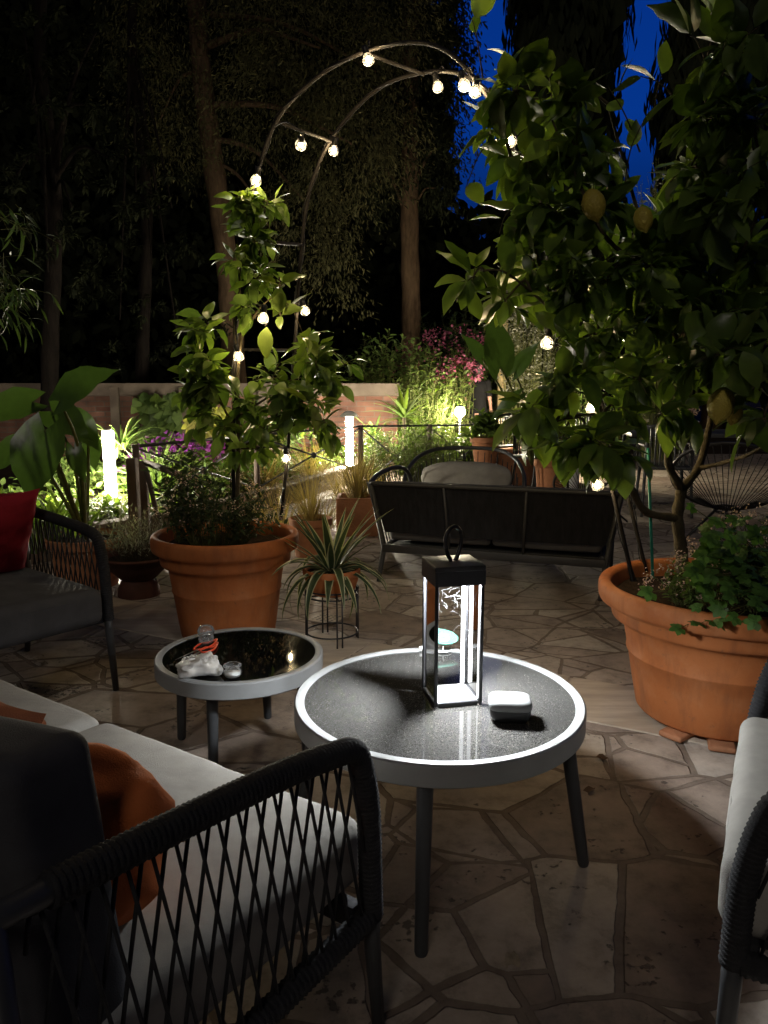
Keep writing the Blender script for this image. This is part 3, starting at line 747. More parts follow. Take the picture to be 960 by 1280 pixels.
def wrapped(g, path, r, T, pitch=.009, n=12):
    P = spline(path, 1); tot = 0; res = []
    # resample evenly
    Q = [V(p) for p in path]; acc = [0]
    for a, b in zip(Q, Q[1:]): acc.append(acc[-1] + (b - a).length)
    cnt = int(acc[-1] / (pitch / 3)); j = 0
    for i in range(cnt + 1):
        s_ = acc[-1] * i / cnt
        while j < len(acc) - 2 and acc[j + 1] < s_: j += 1
        res.append(Q[j].lerp(Q[j + 1], (s_ - acc[j]) / max(1e-9, acc[j + 1] - acc[j])))
    g.tube(res, lambda i, t: r * (1 + .09 * math.sin(i * 2 * math.pi / 3)), n, M=T)

def arm(E, T, x, d, zb, zf, zl, lean=0, r=.021, rope_step=.036, outx=0, legout=.02):
    """one side: wrapped rail from the back down the front, lattice of rope, bottom rail, front leg"""
    cr = .10
    top = [V((x, -.06, zb + .004)), V((x, d * .3, zb + (zf - zb) * .3 + .002)), V((x, d * .62, zb + (zf - zb) * .62)), V((x + outx * .2, d - cr * 1.05, zf)), V((x + outx * .3, d - cr * .38, zf - cr * .20)), V((x + outx * .4, d - .012, zf - cr * .75)), V((x + outx * .5, d + .003, zf - cr * 1.5)), V((x + outx * .8, d + .008, zl + .10)), V((x + outx, d + .012, zl - .015))]
    path = spline(top, 10)
    k0 = next(i for i, q in enumerate(path) if q.y > .0)
    g = MB(); wrapped(g, path[k0:], r, T); g.build('arm_rail', M['rope'], E)
    g = MB(); g.tube(path[:k0 + 2], .016, 10, M=T); g.build('rail_end', M['charcoal'], E)
    g = MB(); wrapped(g, [V((x, -.04, zl)), V((x + outx, d * .5, zl - .004)), V((x + outx, d, zl - .008))], .021, T, .011, 10); g.build('lower_rail', M['rope'], E)
    # rope lattice
    g = MB()
    def rail(y):
        best = min(path, key=lambda q: abs(q.y - y) + (0 if q.z > zf - cr * 1.6 else 9)); return V((x + outx * max(0, (y / d)) ** 2 * .3, y, best.z - r * .5))
    n_ = int((d - .03) / rope_step)
    for i in range(n_ + 1):
        y = .0 + (d - .028) * i / n_
        for s_ in (-1, 1):
            y2 = y + s_ * rope_step * 2.1
            yb = max(-.01, min(d - .018, y2))
            a = rail(y); b = V((x + outx * .8 * max(0, yb / d), yb, zl + .01))
            if y2 != yb and abs(y2 - yb) > 1e-6:
                f = (yb - y) / (y2 - y) if abs(y2 - y) > 1e-6 else 1
                b.z = a.z + (b.z - a.z) * max(f, .05)
            off = V((.003 * s_, s_ * .003, 0))
            g.tube([a + off, a.lerp(b, .5) + off * 1.2, b + off], .0030, 6, M=T)
        k = rail(y) + V((0, 0, -.004)); g.ball(k, .0065, 6, 4, M=T)
    g.build('rope_lattice', M['rope'], E)
    g = MB(); g.tube([V((x + outx, d + .012, zl + .0)), V((x + outx, d + .012, zl - .05)), V((x + outx + (legout if x > 0 else -legout) * .5, d + .02, .004))], [.0165, .0165, .012], 10, M=T); g.build('leg', M['charcoal'], E)

def lounge_seat(name, label, cat, T, w, d, zb, zf, zl, cush, backh, group, arms=(-1, 1), seat_mat='fabric', back_mat='fabric', zs=.41, th=.135, lattice_back=True, outx=0, tilt=12, yaw=0, roll=0, bdx=0, bdz=0):
    o = T.translation
    E = thing(name, label, cat, (o.x, o.y, 0), group)
    for s_ in arms: arm(E, T, s_ * w / 2, d, zb, zf, zl, outx=outx * s_)
    # rear legs and seat frame
    for s_ in (-1, 1):
        g = MB(); g.tube([V((s_ * w / 2, -.05, zb)), V((s_ * w / 2, -.03, zl)), V((s_ * (w / 2 + .005), -.11, .004))], [.016, .0165, .012], 10, M=T); g.build('leg', M['charcoal'], E)
    g = MB()
    for y in (.0, d - .01): g.rbox((0, y, zl - .005), (w - .03, .03, .045), .006, 1, M=T, seg=1)
    for k in range(7): g.rbox((-w / 2 + w * (k + .5) / 7, d / 2, zl + .012), (.05, d - .03, .008), .003, 1, M=T, seg=1)
    g.build('seat_frame', M['rope'], E, autosmooth=35)
    # back: top rail with woven panel
    g = MB(); g.tube(spline([V((-w / 2, -.06, zb)), V((-w / 2 + .08, -.115, zb + .02)), V((0, -.13, zb + .025)), V((w / 2 - .08, -.115, zb + .02)), V((w / 2, -.06, zb))], 8), .016, 10, M=T)
    g.build('back_rail', M['charcoal'], E)
    g = MB(); n_ = int(w / .05)
    for i in range(n_ + 1):
        x = -w / 2 + w * i / n_
        for s_ in (-1, 1):
            x2 = max(-w / 2, min(w / 2, x + s_ * .07)); g.tube([V((x, -.11, zb + .01)), V((x2, -.035, zl))], .003, 5, M=T)
    g.build('rope_back', M['rope'], E)
    cw = (w - .05) / cush
    for k in range(cush):
        x = -w / 2 + .025 + cw * (k + .5)
        g = MB(); g.rbox((x, d / 2 + .025, zs - th / 2 + .004), (cw - .006, d + .035, th), .035, 22, M=T, puff=.016, wrinkle=.005, seg=4)
        sc = g.build('seat_cushion', M[seat_mat], E)
        g = MB(); hw, hd = (cw - .006) / 2 - .004, (d + .035) / 2 - .004
        ring = []
        for a in range(64):
            an = 2 * math.pi * a / 64; c_, s_ = math.cos(an), math.sin(an)
            q = max(abs(c_), abs(s_)); n4 = (c_ ** 8 + s_ ** 8) ** (1 / 8)
            ring.append(V((x + hw * c_ / n4, d / 2 + .025 + hd * s_ / n4, zs - .022)))
        g.tube(ring, .0028, 5, closed=True, M=T); g.build('piping', M[seat_mat], sc)
    if backh:
        for k in range(cush):
            x = -w / 2 + .025 + cw * (k + .5)
            bm = T @ Matrix.Translation(V((x + bdx, .045, zs + backh / 2 - .02 + bdz))) @ Matrix.Rotation(rad(yaw), 4, 'Z') @ Matrix.Rotation(rad(tilt), 4, 'X') @ Matrix.Rotation(rad(-roll), 4, 'Y') @ Matrix.Rotation(rad(90), 4, 'X')
            g = MB(); g.rbox((0, 0, 0), (cw - .012, backh, .13), .028, 8, M=bm, puff=.008, wrinkle=.003, seg=4); g.build('back_cushion', M[back_mat], E)
    return E

# sofa close to the camera, seen from behind its end
FS = V((.56, .828, 0)); rS = V((FS.y, -FS.x, 0))
armf = V((-.030, 1.262, 0)); dS = .62
o_ = armf - FS * dS - rS * .80
TS = seat_frame(o_, FS)
lounge_seat('rope_sofa', 'two seat rope sided sofa with pale grey seat cushions and an orange cushion on it', 'sofa', TS, 1.60, dS, .655, .600, .25, 2, .40, 'rope sided garden seats', back_mat='darkfabric', tilt=1.5, yaw=6, roll=5, bdx=-.018, bdz=-.045)
# armchair on the left, facing the tables
FL = V((.77, -.64, 0)); rL = V((FL.y, -FL.x, 0)); af = V((-1.085, 2.90, 0)); dL = .60
TL = seat_frame(af - FL * dL + rL * .40, FL)
lounge_seat('rope_armchair', 'rope sided armchair holding a red cushion, with the elephant ear plant behind it', 'armchair', TL, .80, dL, .665, .635, .31, 1, 0, 'rope sided garden seats', zs=.425, seat_mat='shaded_seat')
# armchair on the right
FR = V((-.89, .46, 0)); rR = V((FR.y, -FR.x, 0)); an_ = V((.568, 1.09, 0)); dR = .60
TR = seat_frame(an_ - FR * dR + rR * .35, FR)
lounge_seat('rope_armchair', 'rope sided armchair with plain grey cushion in front of the big terracotta citrus pot', 'armchair', TR, .70, dR, .64, .60, .30, 1, .36, 'rope sided garden seats', zs=.44)

def throw_cushion(label, c, rx, rz, size, m, th=.14, ry=0):
    Mx = Matrix.Translation(c) @ Matrix.Rotation(rz, 4, 'Z') @ Matrix.Rotation(rx, 4, 'X') @ Matrix.Rotation(ry, 4, 'Y')
    vs = []; fs = []; n = 22
    g = MB()
    for sgn in (1, -1):
        o = len(vs)
        for i in range(n + 1):
            for j in range(n + 1):
                u, v = -1 + 2 * i / n, -1 + 2 * j / n
                pinch = 1 - .10 * (1 - abs(u) ** 2) * abs(v) ** 4 - 0
                pinch2 = 1 - .10 * (1 - abs(v) ** 2) * abs(u) ** 4
                z = sgn * th / 2 * (max(0, (1 - u * u)) * max(0, (1 - v * v))) ** .42
                p = V((u * size / 2 * pinch2, v * size / 2 * pinch, z))
                w_ = mnoise.noise(V((u * 2.2, v * 2.2, sgn + c.x * 5))) * .018 + mnoise.noise(V((u * 5, v * 5, sgn * 2 + c.y))) * .008
                p.z += w_ * (1 - max(abs(u), abs(v)) ** 6)
                vs.append(p)
        for i in range(n):
            for j in range(n):
                a = o + i * (n + 1) + j
                q = (a, a + n + 1, a + n + 2, a + 1)
                fs.append(q if sgn > 0 else q[::-1])
    g.add(vs, fs, M=Mx)
    return tag(g.build('cushion', m), label, 'cushion')
lc = lambda T, x, y, z: T @ V((x, y, z))
angS = math.atan2(FS.y, FS.x) - math.pi / 2
def slumped(label, c, ax, rot, m):
    """a soft cushion sagging into folds"""
    vs = []; fs = []; nu, nv = 44, 30
    for j in range(nv + 1):
        th = math.pi * j / nv
        for i in range(nu):
            ph = 2 * math.pi * i / nu
            s3 = lambda x: math.copysign(abs(x) ** .72, x)
            p = V((s3(math.sin(th)) * s3(math.cos(ph)), s3(math.sin(th)) * s3(math.sin(ph)), s3(math.cos(th))))
            f = mnoise.noise(p * 1.2 + V((3, 1, 7))) * .16 + abs(mnoise.noise(V((p.x * 1.3 + p.z * .9, p.y * 1.3, p.z * .6)))) * -.16 + mnoise.noise(p * 5) * .012
            q = p * (1.06 + f); q = V((q.x * ax[0], q.y * ax[1], q.z * ax[2]))
            q.z = max(q.z, -ax[2] * .86)
            q.x += .25 * q.z
            vs.append(q)
    for j in range(nv):
        for i in range(nu): fs.append((j * nu + i, (j + 1) * nu + i, (j + 1) * nu + (i + 1) % nu, j * nu + (i + 1) % nu))
    g = MB(); g.add(vs, fs, M=Matrix.Translation(c) @ Matrix.Rotation(rot, 4, 'Z')); return tag(g.build('cushion', m), label, 'cushion')
slumped('soft orange cushion slumped on the sofa seat behind the rope arm', at(106, 1054, .535), (.125, .085, .125), angS + rad(4), M['orange'])
throw_cushion('pale orange cushion leaning on the sofa, its top just above the dark back cushion', lc(TS, .22, .19, .505), rad(66), angS - rad(6), .38, M['peach'], .15, rad(4))
angL = math.atan2(FL.y, FL.x) - math.pi / 2
throw_cushion('deep red cushion propped on the armchair in front of the elephant ear plant', lc(TL, -.16, .14, .60), rad(66), angL + rad(4), .40, M['red'], .16)

# ------------------------------------------------------------------ sofa seen from behind, with woven back panels
FB = V((.326, .945, 0)); TB = seat_frame(V((.645, 4.55, 0)), FB); wB, dB = 1.32, .66
B = thing('woven_sofa', 'long dark sofa with woven back panels, seen from behind, by the spider plant', 'sofa', (.595, 4.43, 0))
zb, zr, zt = .0, .19, .60
wt = .745; wb_ = .675
xs = [-1, -.36, .30, 1]
for a, b_ in zip(xs, xs[1:]):
    g = MB(); nx, nz = 12, 8; th = .006
    for side in (0, 1):
        vs = []; fs = []
        for j in range(nz + 1):
            v = j / nz
            for i in range(nx + 1):
                u = a + (b_ - a) * (.012 + .976 * i / nx)
                x = u * (wb_ + (wt - wb_) * v)
                y = -.02 - .06 * v - .03 * (1 - u * u) + .012 * math.sin(math.pi * i / nx) * math.sin(math.pi * v) + side * th
                vs.append(V((x, y, zr + .098 + (zt - zr - .108) * v)))
        for j in range(nz):
            for i in range(nx):
                q = j * (nx + 1) + i; f = (q, q + 1, q + nx + 2, q + nx + 1)
                fs.append(f if side == 0 else f[::-1])
        g.add(vs, fs, M=TB)
    g.build('back_panel', M['panel'] if 'panel' in M else M['darkfabric'], B)
for u in xs[1:-1]:
    g = MB(); g.tube([V((u * wb_, -.05, zr)), V((u * wt, -.115, zt))], .009, 8, M=TB); g.build('upright', M['charcoal'], B)
for s_ in (-1, 1):
    g = MB(); g.tube([V((s_ * (wb_ - .015), -.17, .004)), V((s_ * wb_, -.02, zr)), V((s_ * wt, -.08, zt))], [.013, .018, .016], 10, M=TB); g.build('leg', M['charcoal'], B)
    g = MB(); g.tube([V((s_ * (wb_ + .0), dB + .05, .004)), V((s_ * wb_, dB, zr))], [.013, .018], 10, M=TB); g.build('leg', M['charcoal'], B)
    g = MB(); g.tube(spline([V((s_ * wt, -.08, zt)), V((s_ * (wt + .02), .12, zt + .03)), V((s_ * (wt + .01), .42, zt + .045)), V((s_ * (wt - .02), .60, zt + .01)), V((s_ * (wb_ + .03), .68, zt - .12)), V((s_ * wb_, .66, zr))], 8), .015, 8, M=TB); g.build('arm_rail', M['charcoal'], B)
    g = MB()
    for k in range(14):
        y = -.05 + .62 * k / 13; g.tube([V((s_ * (wt + .012), y - .06, zt + .02)), V((s_ * wb_, y + .02, zr))], .0035, 5, M=TB)
    g.build('rope_lattice', M['rope'], B)
g = MB(); g.tube([V((0, dB, .004)), V((0, dB, zr))], .014, 8, M=TB); g.build('leg', M['charcoal'], B)
g = MB(); g.tube(spline([V((-wt, -.08, zt)), V((-wt * .5, -.108, zt + .004)), V((0, -.117, zt + .005)), V((wt * .5, -.108, zt + .004)), V((wt, -.08, zt))], 8), .014, 10, M=TB); g.build('back_rail', M['charcoal'], B)
g = MB(); g.rbox((0, -.045, zr), (2 * wb_, .035, .05), .006, 1, M=TB, seg=1); g.rbox((0, dB, zr), (2 * wb_, .035, .05), .006, 1, M=TB, seg=1)
for s_ in (-1, 1): g.rbox((s_ * (wb_ - .02), dB / 2, zr), (.035, dB - .05, .05), .006, 1, M=TB, seg=1)
g.rbox((0, dB / 2, zr + .012), (2 * wb_ - .08, dB - .05, .008), .003, 1, M=TB, seg=1)
g.build('seat_frame', M['charcoal'], B, autosmooth=35)
for k in (-1, 1):
    g = MB(); g.rbox((k * .325, dB / 2 - .01, zr + .11), (.645, dB - .02, .13), .03, 8, M=TB, puff=.012, seg=3); g.build('seat_cushion', M['shaded_seat2'], B)
    bm = TB @ Matrix.Translation(V((k * .34, .03, zr + .27))) @ Matrix.Rotation(rad(102), 4, 'X')
    g = MB(); g.rbox((0, 0, 0), (.655, .29, .12), .045, 8, M=bm, puff=.015, seg=3); g.build('back_cushion', M['shaded_seat2'], B)
# wide chair facing us beyond that sofa
cA = aty(597, 612, 5.95); cA.z = 0
TA = seat_frame(cA + V((-.03, .55, 0)), V((-.15, -1, 0)))
E = thing('curved_lounge_chair', 'curved back lounge chair with grey cushions facing the woven sofa', 'lounge chair', (cA.x, cA.y, 0))
zt2 = .665
g = MB(); g.tube(spline([V((-.44, .52, .20)), V((-.47, .50, .42)), V((-.46, .36, .52)), V((-.40, .10, .60)), V((-.26, -.06, zt2 - .01)), V((0, -.12, zt2)), V((.26, -.06, zt2 - .01)), V((.40, .10, .60)), V((.46, .36, .52)), V((.47, .50, .42)), V((.44, .52, .20))], 8), .017, 8, M=TA); g.build('back_rail', M['charcoal'], E)
g = MB(); g.rbox((0, .22, .20), (.86, .62, .04), .01, 1, M=TA, seg=1); g.build('seat_frame', M['charcoal'], E, autosmooth=35)
for sx_ in (-1, 1):
    for y in (-.05, .5):
        g = MB(); g.tube([V((sx_ * .40, y, .2)), V((sx_ * .44, y + (.04 if y > 0 else -.05), .004))], [.016, .012], 8, M=TA); g.build('leg', M['charcoal'], E)
g = MB(); g.rbox((0, .24, .30), (.82, .58, .14), .04, 8, M=TA, puff=.012, seg=3); g.build('seat_cushion', M['shaded_seat2'], E)
g = MB(); vs = []; fs = []
for j in range(21):
    th = math.pi * j / 20
    for i in range(36):
        ph = 2 * math.pi * i / 36; s3 = lambda x: math.copysign(abs(x) ** .7, x)
        vs.append(V((s3(math.sin(th)) * s3(math.cos(ph)) * .38, s3(math.sin(th)) * s3(math.sin(ph)) * .075 + .05 - .06 * math.cos(th), .43 + s3(math.cos(th)) * .125)) + rv(.003))
for j in range(20):
    for i in range(36): fs.append((j * 36 + i, (j + 1) * 36 + i, (j + 1) * 36 + (i + 1) % 36, j * 36 + (i + 1) % 36))
g.add(vs, fs, M=TA); g.build('back_cushion', M['fabric'], E)
g = MB()
for k in range(22):
    a = math.pi * (k + .5) / 22; x, y = -.42 * math.cos(a), .22 - .33 * math.sin(a)
    g.tube([V((x, y, .22)), V((x * 1.02, y - .01, .44 + .2 * math.sin(a)))], .004, 5, M=TA)
g.build('rope_back', M['rope'], E)
# ------------------------------------------------------------------ big terracotta pots
def big_pot(label, c, rr, h, z0=.0):
    k = rr / .43; kh = h / .50
    P = thing('terracotta_pot', label, 'plant pot', (c.x, c.y, 0), 'big terracotta pots on the slab band')
    pr = [(.001, .0), (.262, .0), (.272, .004), (.280, .014), (.300, .12), (.317, .222), (.3235, .229), (.3245, .236), (.3215, .243), (.338, .33), (.345, .352), (.372, .358), (.381, .364), (.384, .376), (.386, .40), (.388, .412), (.396, .418),
          (.416, .422), (.427, .428), (.432, .440), (.434, .462), (.433, .482), (.428, .494), (.418, .500), (.402, .499), (.392, .492), (.388, .48), (.384, .44), (.380, .38)]
    g = MB(); g.lathe([(a * k, b * kh + z0) for a, b in pr], 96, (c.x, c.y, 0)); g.build('body', M['terra'], P)
    g = MB()
    n, mrings = 40, 9; vs = []; fs = []
    for j in range(mrings):
        for i in range(n):
            a = 2 * math.pi * i / n; q = .383 * k * j / (mrings - 1)
            vs.append(V((c.x + q * math.cos(a), c.y + q * math.sin(a), z0 + .435 * kh + R.uniform(-.008, .008))))
    for j in range(mrings - 1):
        for i in range(n):
            l = (i + 1) % n; fs.append((j * n + i, j * n + l, (j + 1) * n + l, (j + 1) * n + i))
    g.add(vs, fs); g.build('soil', M['soil'], P)
PR = V((1.215, 2.66, 0)); PL = V((-.752, 3.58, 0))
big_pot('biggest terracotta pot, standing on small clay feet and holding the large lemon tree', PR, .43, .475, .026)
big_pot('terracotta pot behind the small table holding the slender lemon bush and arch legs', PL, .342, .50, .012)
for i, (px, py) in enumerate(((828, 931), (903, 946))):
    p = at(px, py, 0); a = math.atan2(p.y - PR.y, p.x - PR.x)
    q = PR + (p - PR).normalized() * .265
    g = MB(); g.rbox((q.x, q.y, .015), (.10, .085, .021), .008, 2, a, seg=2)
    tag(g.build('pot_foot', M['terra2']), ['small clay foot under the front of the biggest pot, nearer the speckled table', 'small clay foot under the biggest pot, beside the armchair front'][i], 'pot foot', 'clay feet under the biggest pot')

# ------------------------------------------------------------------ foliage helpers
def twig(gl, gw, a, b, nl, Ls, Ws, r=.003, curl=(.2, .8), tipup=0.0, spread=.9, from_=.15, up=V((0, 0, 1)), sag=.0):
    a, b = V(a), V(b)
    m = (a + b) / 2 + V((0, 0, .12 * (b - a).length + sag)) + rv(.05 * (b - a).length)
    P = spline([a, m, b], 6)
    if gw is not None: gw.tube(P, [r, r * .45], 5, cap=False)
    for i in range(nl):
        t = from_ + (1 - from_) * (i + .5) / nl
        k = min(len(P) - 2, int(t * (len(P) - 1)))
        p = P[k].lerp(P[k + 1], t * (len(P) - 1) - k)
        d = (P[min(k + 1, len(P) - 1)] - P[k]).normalized()
        s_, u_ = perp(d)
        an = i * 2.4 + R.uniform(-.5, .5)
        out = s_ * math.cos(an) + u_ * math.sin(an)
        dd = (d * R.uniform(.15, .9) + out * spread + V((0, 0, tipup + R.uniform(-.25, .2)))).normalized()
        Lk = Ls * R.choice((.55, .75, .9, 1, 1.1, 1.22)) * R.uniform(.9, 1.08)
        if hidden_spot(p + dd * Lk * .5): continue
        gl.leaf(p, dd, (up + rv(.6)).normalized(), Lk, Lk * Ws * R.uniform(.85, 1.1), R.uniform(*curl), R.uniform(.06, .38), 6 if Ls > .08 else 4, prof=leafprof if Ls > .08 else None, wave=R.uniform(.0, .05), stalk=Lk * .1)

def cluster(gl, gw, c, r, n_tw, nl, Ls, Ws, root=None, tr=.0035, **k):
    """leafy shoots filling an ellipsoid round c; root = where they spring from"""
    for i in range(n_tw):
        d = rdir()
        e = c + V((d.x * r[0], d.y * r[1], d.z * r[2])) * R.uniform(.55, 1)
        s_ = c + V((d.x * r[0], d.y * r[1], d.z * r[2])) * -.15 + V((0, 0, -.2 * r[2]))
        if root is not None and i % 3 == 0: gw.tube(spline([root, (root + s_) / 2 + rv(.03), s_], 4), [tr * 1.8, tr], 5, cap=False)
        twig(gl, gw, s_, e, nl, Ls, Ws, tr, **k)

def leafprof(t): return max(.02, math.sin(math.pi * (t ** .82)) ** .95) if 0 < t < 1 else .04
def heart(t): return [.30, .70, .95, 1.0, .86, .58, .28, .0][min(7, int(round(t * 7)))]

def lemon(p, parent, big=1.0):
    g = MB(); L_ = .046 * big
    pr = [(.001, -1.18), (.10, -1.10), (.22, -.98), (.52, -.72), (.70, -.35), (.75, 0), (.70, .38), (.50, .74), (.24, .95), (.12, 1.0), (.001, 1.02)]
    g.lathe([(a * L_, b * L_) for a, b in pr], 18, M=Matrix.Translation(p) @ Matrix.Rotation(R.uniform(-.25, .25), 4, 'X') @ Matrix.Rotation(R.uniform(-.3, .3), 4, 'Y'))
    return g.build('lemon', M['lemon'], parent)

# ------------------------------------------------------------------ large lemon tree in the big pot
TR_ = thing('lemon_tree', 'large spreading lemon tree full of big leaves and yellow fruit in the biggest pot', 'lemon tree', (1.08, 2.75, .44), 'lemon trees in pots')
def bp(px, py, Y): return aty(px, py, Y)
AVOID += [(638, 175, 20, 9), (684, 428, 24, 9), (740, 509, 22, 9), (747, 606, 22, 9), (594, 112, 22, 9), (597, 492, 26, 9), (618, 440, 42, 9), (655, 600, 30, 9), (803, 60, 26, 9), (797, 140, 20, 9), (590, 200, 22, 9)]
wood = MB(); gl = MB()
base = V((1.10, 2.74, .44))
fork = bp(847, 648, 2.76)
tr = MB(); tr.tube(spline([base, base.lerp(fork, .5) + V((.006, 0, 0)), fork, bp(852, 612, 2.76)], 6), lambda i, t: .025 - .006 * t + .0022 * math.sin(i * 1.9), 12)
tr.build('trunk', M['twig'], TR_)
limbs = [
    ([(847, 648, 2.76), (808, 640, 2.70), (790, 612, 2.66), (772, 570, 2.62), (752, 518, 2.60), (728, 470, 2.58), (700, 400, 2.6), (668, 310, 2.62), (640, 200, 2.65), (612, 110, 2.68)], .019, .006),
    ([(852, 612, 2.76), (836, 580, 2.72), (838, 548, 2.70), (852, 508, 2.68), (846, 430, 2.66), (820, 340, 2.6), (790, 240, 2.6), (760, 130, 2.6)], .020, .005),
    ([(852, 612, 2.76), (872, 586, 2.8), (884, 545, 2.82), (898, 470, 2.8), (904, 400, 2.76), (890, 280, 2.7), (884, 160, 2.62), (880, 70, 2.55)], .021, .005),
    ([(872, 586, 2.8), (905, 578, 2.72), (940, 566, 2.6), (972, 540, 2.5), (1000, 480, 2.45), (1010, 380, 2.4)], .011, .004),
    ([(790, 612, 2.66), (770, 590, 2.60), (755, 540, 2.54), (748, 500, 2.5)], .010, .004),
    ([(894, 520, 2.82), (886, 500, 2.75), (905, 480, 2.6), (930, 478, 2.5), (960, 486, 2.4)], .008, .004),
    ([(700, 400, 2.6), (670, 370, 2.5), (630, 340, 2.42), (600, 338, 2.4)], .007, .003),
    ([(846, 430, 2.66), (880, 380, 2.5), (930, 310, 2.4), (960, 220, 2.3)], .010, .004),
    ([(752, 518, 2.60), (720, 520, 2.5), (690, 530, 2.45), (672, 545, 2.42)], .006, .003),
    ([(820, 340, 2.6), (760, 300, 2.5), (720, 220, 2.5), (690, 150, 2.5)], .010, .004)]
LP = []
for pts, r0, r1 in limbs:
    P = spline([bp(*q) for q in pts], 6); LP += P
    wood.tube(P, lambda i, t, r0=r0, r1=r1: .78 * (r0 + (r1 - r0) * t) * (1 + .10 * math.sin(i * 1.3)), 9)
cl = [(645, 112, 2.62, 26, 26, 4), (622, 160, 2.62, 16, 32, 3), (690, 128, 2.6, 36, 24, 5), (660, 195, 2.6, 40, 36, 6), (725, 190, 2.6, 34, 34, 6), (692, 262, 2.6, 50, 42, 8), (748, 262, 2.58, 36, 40, 6),
      (715, 345, 2.58, 56, 46, 8), (668, 330, 2.6, 28, 30, 3), (592, 345, 2.38, 24, 14, 2), (632, 375, 2.44, 12, 26, 2), (695, 428, 2.52, 24, 36, 4), (745, 425, 2.54, 48, 42, 7), (715, 480, 2.50, 38, 36, 5), (800, 400, 2.56, 54, 52, 8),
      (848, 300, 2.5, 44, 50, 7), (905, 250, 2.42, 50, 52, 8), (865, 205, 2.5, 30, 36, 5), (885, 145, 2.5, 36, 40, 5), (905, 80, 2.45, 30, 30, 4), (945, 150, 2.4, 30, 50, 5), (935, 330, 2.4, 46, 50, 7), (902, 395, 2.5, 44, 42, 5),
      (955, 420, 2.4, 30, 40, 4), (800, 470, 2.54, 30, 30, 3), (688, 540, 2.42, 14, 20, 2), (740, 555, 2.45, 22, 18, 2), (925, 465, 2.4, 34, 20, 2), (955, 520, 2.35, 18, 26, 2), (860, 462, 2.6, 30, 22, 2), (770, 515, 2.5, 20, 20, 2),
      (725, 120, 2.62, 22, 18, 2), (760, 345, 2.5, 46, 42, 5), (850, 372, 2.45, 46, 42, 5), (808, 330, 2.5, 30, 30, 3), (704, 545, 2.45, 28, 34, 3), (765, 565, 2.46, 26, 22, 3), (825, 515, 2.5, 30, 26, 3), (900, 440, 2.42, 34, 26, 3), (945, 480, 2.4, 20, 26, 2), (665, 515, 2.4, 16, 16, 2)]
for (px, py, Y, rx, ry, nt_) in cl:
    c = bp(px, py, Y + R.uniform(-.12, .12)); s_ = Y / 960
    q = min(LP, key=lambda k: (k - c).length); wood.tube(spline([q, (q + c) / 2 + V((0, 0, .03)) + rv(.02), c], 5), [.0055, .003], 6, cap=False)
    cluster(gl, wood, c, (rx * s_, .22, ry * s_), int(nt_ * 1.35), 8,   .116, .53, None, .0024, curl=(.1, 1.2), tipup=-.22)
# the lone shoots that stand out against the sky
for a, b, n_, l in ((bp(604, 100, 2.66), bp(590, 22, 2.62), 2, .11), (bp(880, 90, 2.5), bp(902, 20, 2.4), 5, .135), (bp(850, 130, 2.5), bp(800, 95, 2.4), 3, .12), (bp(800, 190, 2.5), bp(760, 108, 2.5), 3, .11), (bp(815, 150, 2.5), bp(828, 92, 2.45), 2, .11), (bp(780, 240, 2.5), bp(805, 150, 2.45), 4, .12), (bp(640, 260, 2.6), bp(624, 292, 2.5), 3, .13), (bp(612, 180, 2.6), bp(582, 235, 2.5), 3, .11), (bp(880, 70, 2.5), bp(862, 45, 2.4), 4, .14)):
    twig(gl, wood, a, b, n_, l, .5, .003, (.1, .5), .4, .7, .45)
wood.build('branches', M['twig'], TR_); gl.build('leaves', M['citrus'], TR_)
for px, py, Y, b_ in ((742, 256, 2.36, 1.0), (804, 274, 2.36, .8), (901, 506, 2.30, 1.12), (918, 517, 2.33, .7), (645, 215, 2.5, .0)):
    if b_: lemon(bp(px, py, Y), TR_, b_)
AVOID[:] = []
# low planting in the big pot
def flower_bush(label, name, cat, c, r, n, Ls, Ws, lm, fm=None, nf=0, fs=.008, group=None, n_tw=40, stalks=True, base_z=None):
    T = thing(name, label, cat, (c.x, c.y, base_z if base_z is not None else c.z), group)
    g = MB(); s_ = MB(); f = MB()
    bz = base_z if base_z is not None else c.z - r[2]
    for i in range(n_tw):
        d = rdir(); d.z = abs(d.z) * 1.1 - .15
        e = c + V((d.x * r[0], d.y * r[1], d.z * r[2])) * R.uniform(.5, 1.05)
        a = V((c.x + d.x * r[0] * .35, c.y + d.y * r[1] * .35, bz))
        twig(g, s_, a, e, n // n_tw, Ls, Ws, .0016 if Ls < .06 else .004, (.1, .6), .1, .9, .25)
    for i in range(nf):
        d = rdir(); d.z = abs(d.z)
        e = c + V((d.x * r[0], d.y * r[1], d.z * r[2])) * R.uniform(.85, 1.12)
        for k in range(7):
            q = e + rv(fs * 1.6)
            f.leaf(q, (rdir() + V((0, 0, .4))), V((0, 0, 1)) + rv(.5), fs * R.uniform(.8, 1.5), fs, .4, .2, 2)
    g.build('leaves', lm, T); s_.build('stems', M['greentwig'], T)
    if nf: f.build('blossom', fm, T)
    return T
flower_bush('white flowered alyssum cushion around the foot of the large lemon tree', 'alyssum', 'flowers', V((1.08, 2.52, .52)), (.19, .15, .13), 520, .026, .35, M['green1'], M['palepink'], 110, .0075, n_tw=74, base_z=.43)
flower_bush('pale flowered bushy plant spilling over the back of the biggest pot', 'alyssum', 'flowers', V((1.40, 2.80, .56)), (.27, .22, .19), 800, .028, .4, M['green3'], M['palepink'], 140, .0075, n_tw=80, base_z=.43)
